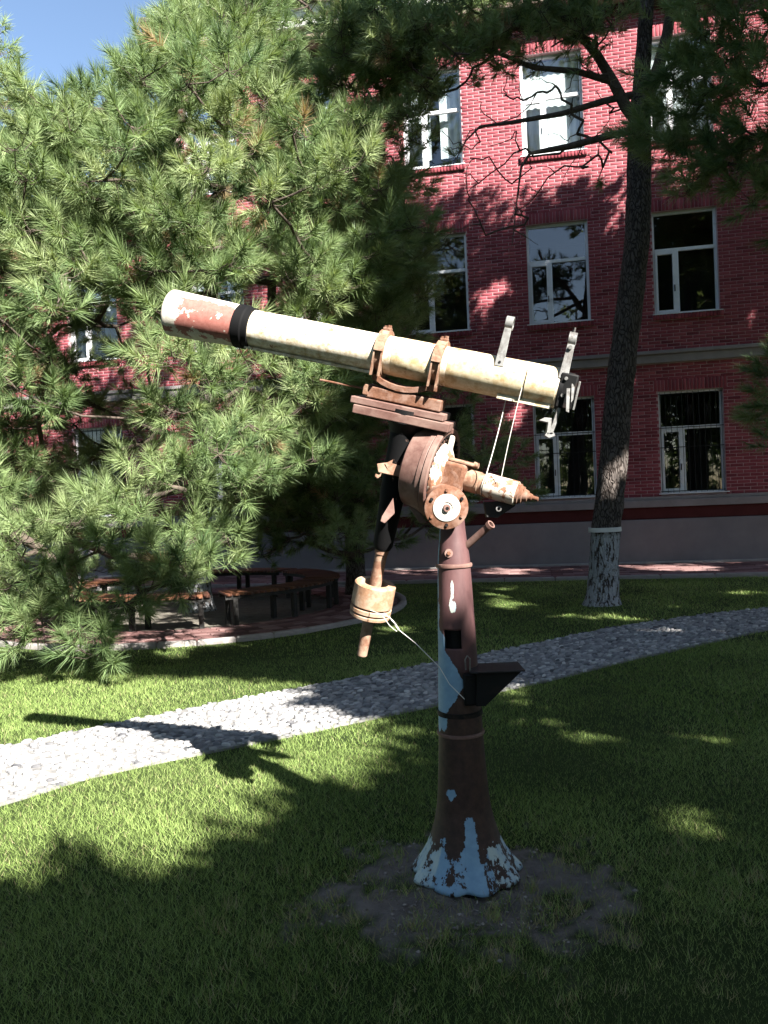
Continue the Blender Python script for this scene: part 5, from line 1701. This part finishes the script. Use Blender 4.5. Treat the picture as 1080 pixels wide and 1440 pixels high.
VV, FF, CC = [], [], []
o_ = 0
for args in ((1, 0, 1.9, 3.2, 19000, 0.023, 0.0028), (2, 0, 3.2, 5.0, 11500, 0.025, 0.0036), (3, 0, 5.0, 8.0, 5600, 0.029, 0.0055), (4, 0, 8.0, 14.6, 1800, 0.030, 0.009)):
    P, so, hgt, wid, r = grass(*args)
    n = len(P)
    patch = smooth_noise(P, 1.1, 12)
    dry = smooth_noise(P + 7, 3.3, 15)
    H_ = hgt * r.uniform(0.5, 1.3, n) * (0.75 + 0.5 * patch) * (1 + 0.5 * (so > 0.05))
    az = r.uniform(0, 2 * math.pi, n)
    lean = r.uniform(0.25, 1.6, n)
    tipd = np.stack([np.cos(az) * lean, np.sin(az) * lean, np.ones(n)], 1)
    tipd /= np.linalg.norm(tipd, axis=1, keepdims=True)
    fz = r.uniform(0, 2 * math.pi, n)
    sdv = np.stack([np.cos(fz), np.sin(fz), np.zeros(n)], 1) * (wid * r.uniform(0.7, 1.2, n))[:, None] / 2
    B3 = np.column_stack([P, np.full(n, -0.016)])
    V = np.stack([B3 - sdv, B3 + sdv, B3 + tipd * (H_ + 0.014)[:, None]], 1).reshape(-1, 3)
    vr = np.clip(0.45 + 0.4 * (patch - 0.5) + r.normal(0, 0.16, n), 0, 0.88)
    dm = r.random(n) < (0.03 + 0.22 * np.clip(dry - 0.62, 0, 1) + 0.25 * (so > 0.03))
    vr[dm] = r.uniform(0.94, 1.0, dm.sum())
    VV.append(V); FF.append(np.arange(3 * n).reshape(-1, 3) + o_); CC.append(np.repeat(vr, 3))
    o_ += 3 * n
# straggling dry tufts on and round the bare earth
r = np.random.default_rng(79)
cc = np.stack([r.normal(0.35, 0.55, 170), r.normal(2.95, 0.33, 170)], 1)
cc = cc[(np.hypot(cc[:, 0] - PIER[0], cc[:, 1] - PIER[1]) > 0.27) & (cc[:, 1] < 3.6)]
kb = 22
B2 = np.repeat(cc, kb, 0) + r.normal(0, 0.018, (len(cc) * kb, 2))
n = len(B2)
az = r.uniform(0, 2 * math.pi, n); lean = r.uniform(0.2, 1.1, n)
td_ = np.stack([np.cos(az) * lean, np.sin(az) * lean, np.ones(n)], 1); td_ /= np.linalg.norm(td_, axis=1, keepdims=True)
fz = r.uniform(0, 6.28, n)
sdv = np.stack([np.cos(fz), np.sin(fz), np.zeros(n)], 1) * 0.0016
B3 = np.column_stack([B2, np.full(n, -0.012)])
VV.append(np.stack([B3 - sdv, B3 + sdv, B3 + td_ * r.uniform(0.03, 0.075, n)[:, None]], 1).reshape(-1, 3))
FF.append(np.arange(3 * n).reshape(-1, 3) + o_)
CC.append(np.repeat(np.where(r.random(n) < 0.55, r.uniform(0.94, 1.0, n), r.uniform(0.3, 0.88, n)), 3))
o_ += 3 * n
print('grass blades', o_ // 3)
tag(link('lawn_grass', np_mesh('lawn_grass', np.concatenate(VV), np.concatenate(FF), M['grass'], np.concatenate(CC))), 'short green lawn grass with dry wisps near the bare earth', 'grass', kind='stuff')

# crumbs of earth round the pier foot
r = np.random.default_rng(78)
P = np.stack([r.normal(0.28, 0.42, 1500), r.normal(3.12, 0.36, 1500)], 1)
P = P[(soil_amount(P) > 0.25) & (np.hypot(P[:, 0] - PIER[0], P[:, 1] - PIER[1]) > 0.23)]
n = len(P)
ov_ = np.array([(1, 0, 0), (0, 1, 0), (-1, 0, 0), (0, -1, 0), (0, 0, 1), (0, 0, -1)], float)
of_ = np.array([(0, 1, 4), (1, 2, 4), (2, 3, 4), (3, 0, 4), (1, 0, 5), (2, 1, 5), (3, 2, 5), (0, 3, 5)])
sz = (r.random(n) ** 3 * 0.010 + 0.0025)[:, None, None]
V = (ov_[None] * sz * r.uniform(0.55, 1.3, (n, 6, 1)) * np.array([1.2, 1, 0.7]) + np.column_stack([P, np.full(n, -0.004)])[:, None])
tag(link('earth_crumbs', np_mesh('earth_crumbs', V.reshape(-1, 3), (of_[None] + (np.arange(n) * 6)[:, None, None]).reshape(-1, 3), M['earth'], np.repeat(r.random(n), 6))), 'loose crumbs of dry earth round the pier foot', 'earth', kind='stuff')

# dry flakes and pine litter on the bare earth
r = np.random.default_rng(77)
P = np.stack([r.normal(0.25, 0.42, 500), r.normal(3.12, 0.34, 500)], 1)
P = P[(soil_amount(P) > 0.3) & (np.hypot(P[:, 0] - PIER[0], P[:, 1] - PIER[1]) > 0.25)]
n = len(P)
az = r.uniform(0, 6.28, n); L = r.uniform(0.003, 0.010, n)
dx = np.stack([np.cos(az), np.sin(az), r.normal(0, .2, n)], 1) * L[:, None]
dy = np.stack([-np.sin(az), np.cos(az), r.normal(0, .2, n)], 1) * (L * r.uniform(.2, .5, n))[:, None]
B3 = np.column_stack([P, np.full(n, 0.004)])
V = np.stack([B3 - dx - dy, B3 + dx - dy * .6, B3 + dx * .8 + dy, B3 - dx * .7 + dy], 1).reshape(-1, 3)
tag(link('ground_litter', np_mesh('ground_litter', V, np.arange(4 * n).reshape(-1, 4), M['litter'], np.repeat(r.random(n), 4))), 'pale paint flakes and dry litter on bare earth round the pier', 'litter', kind='stuff')
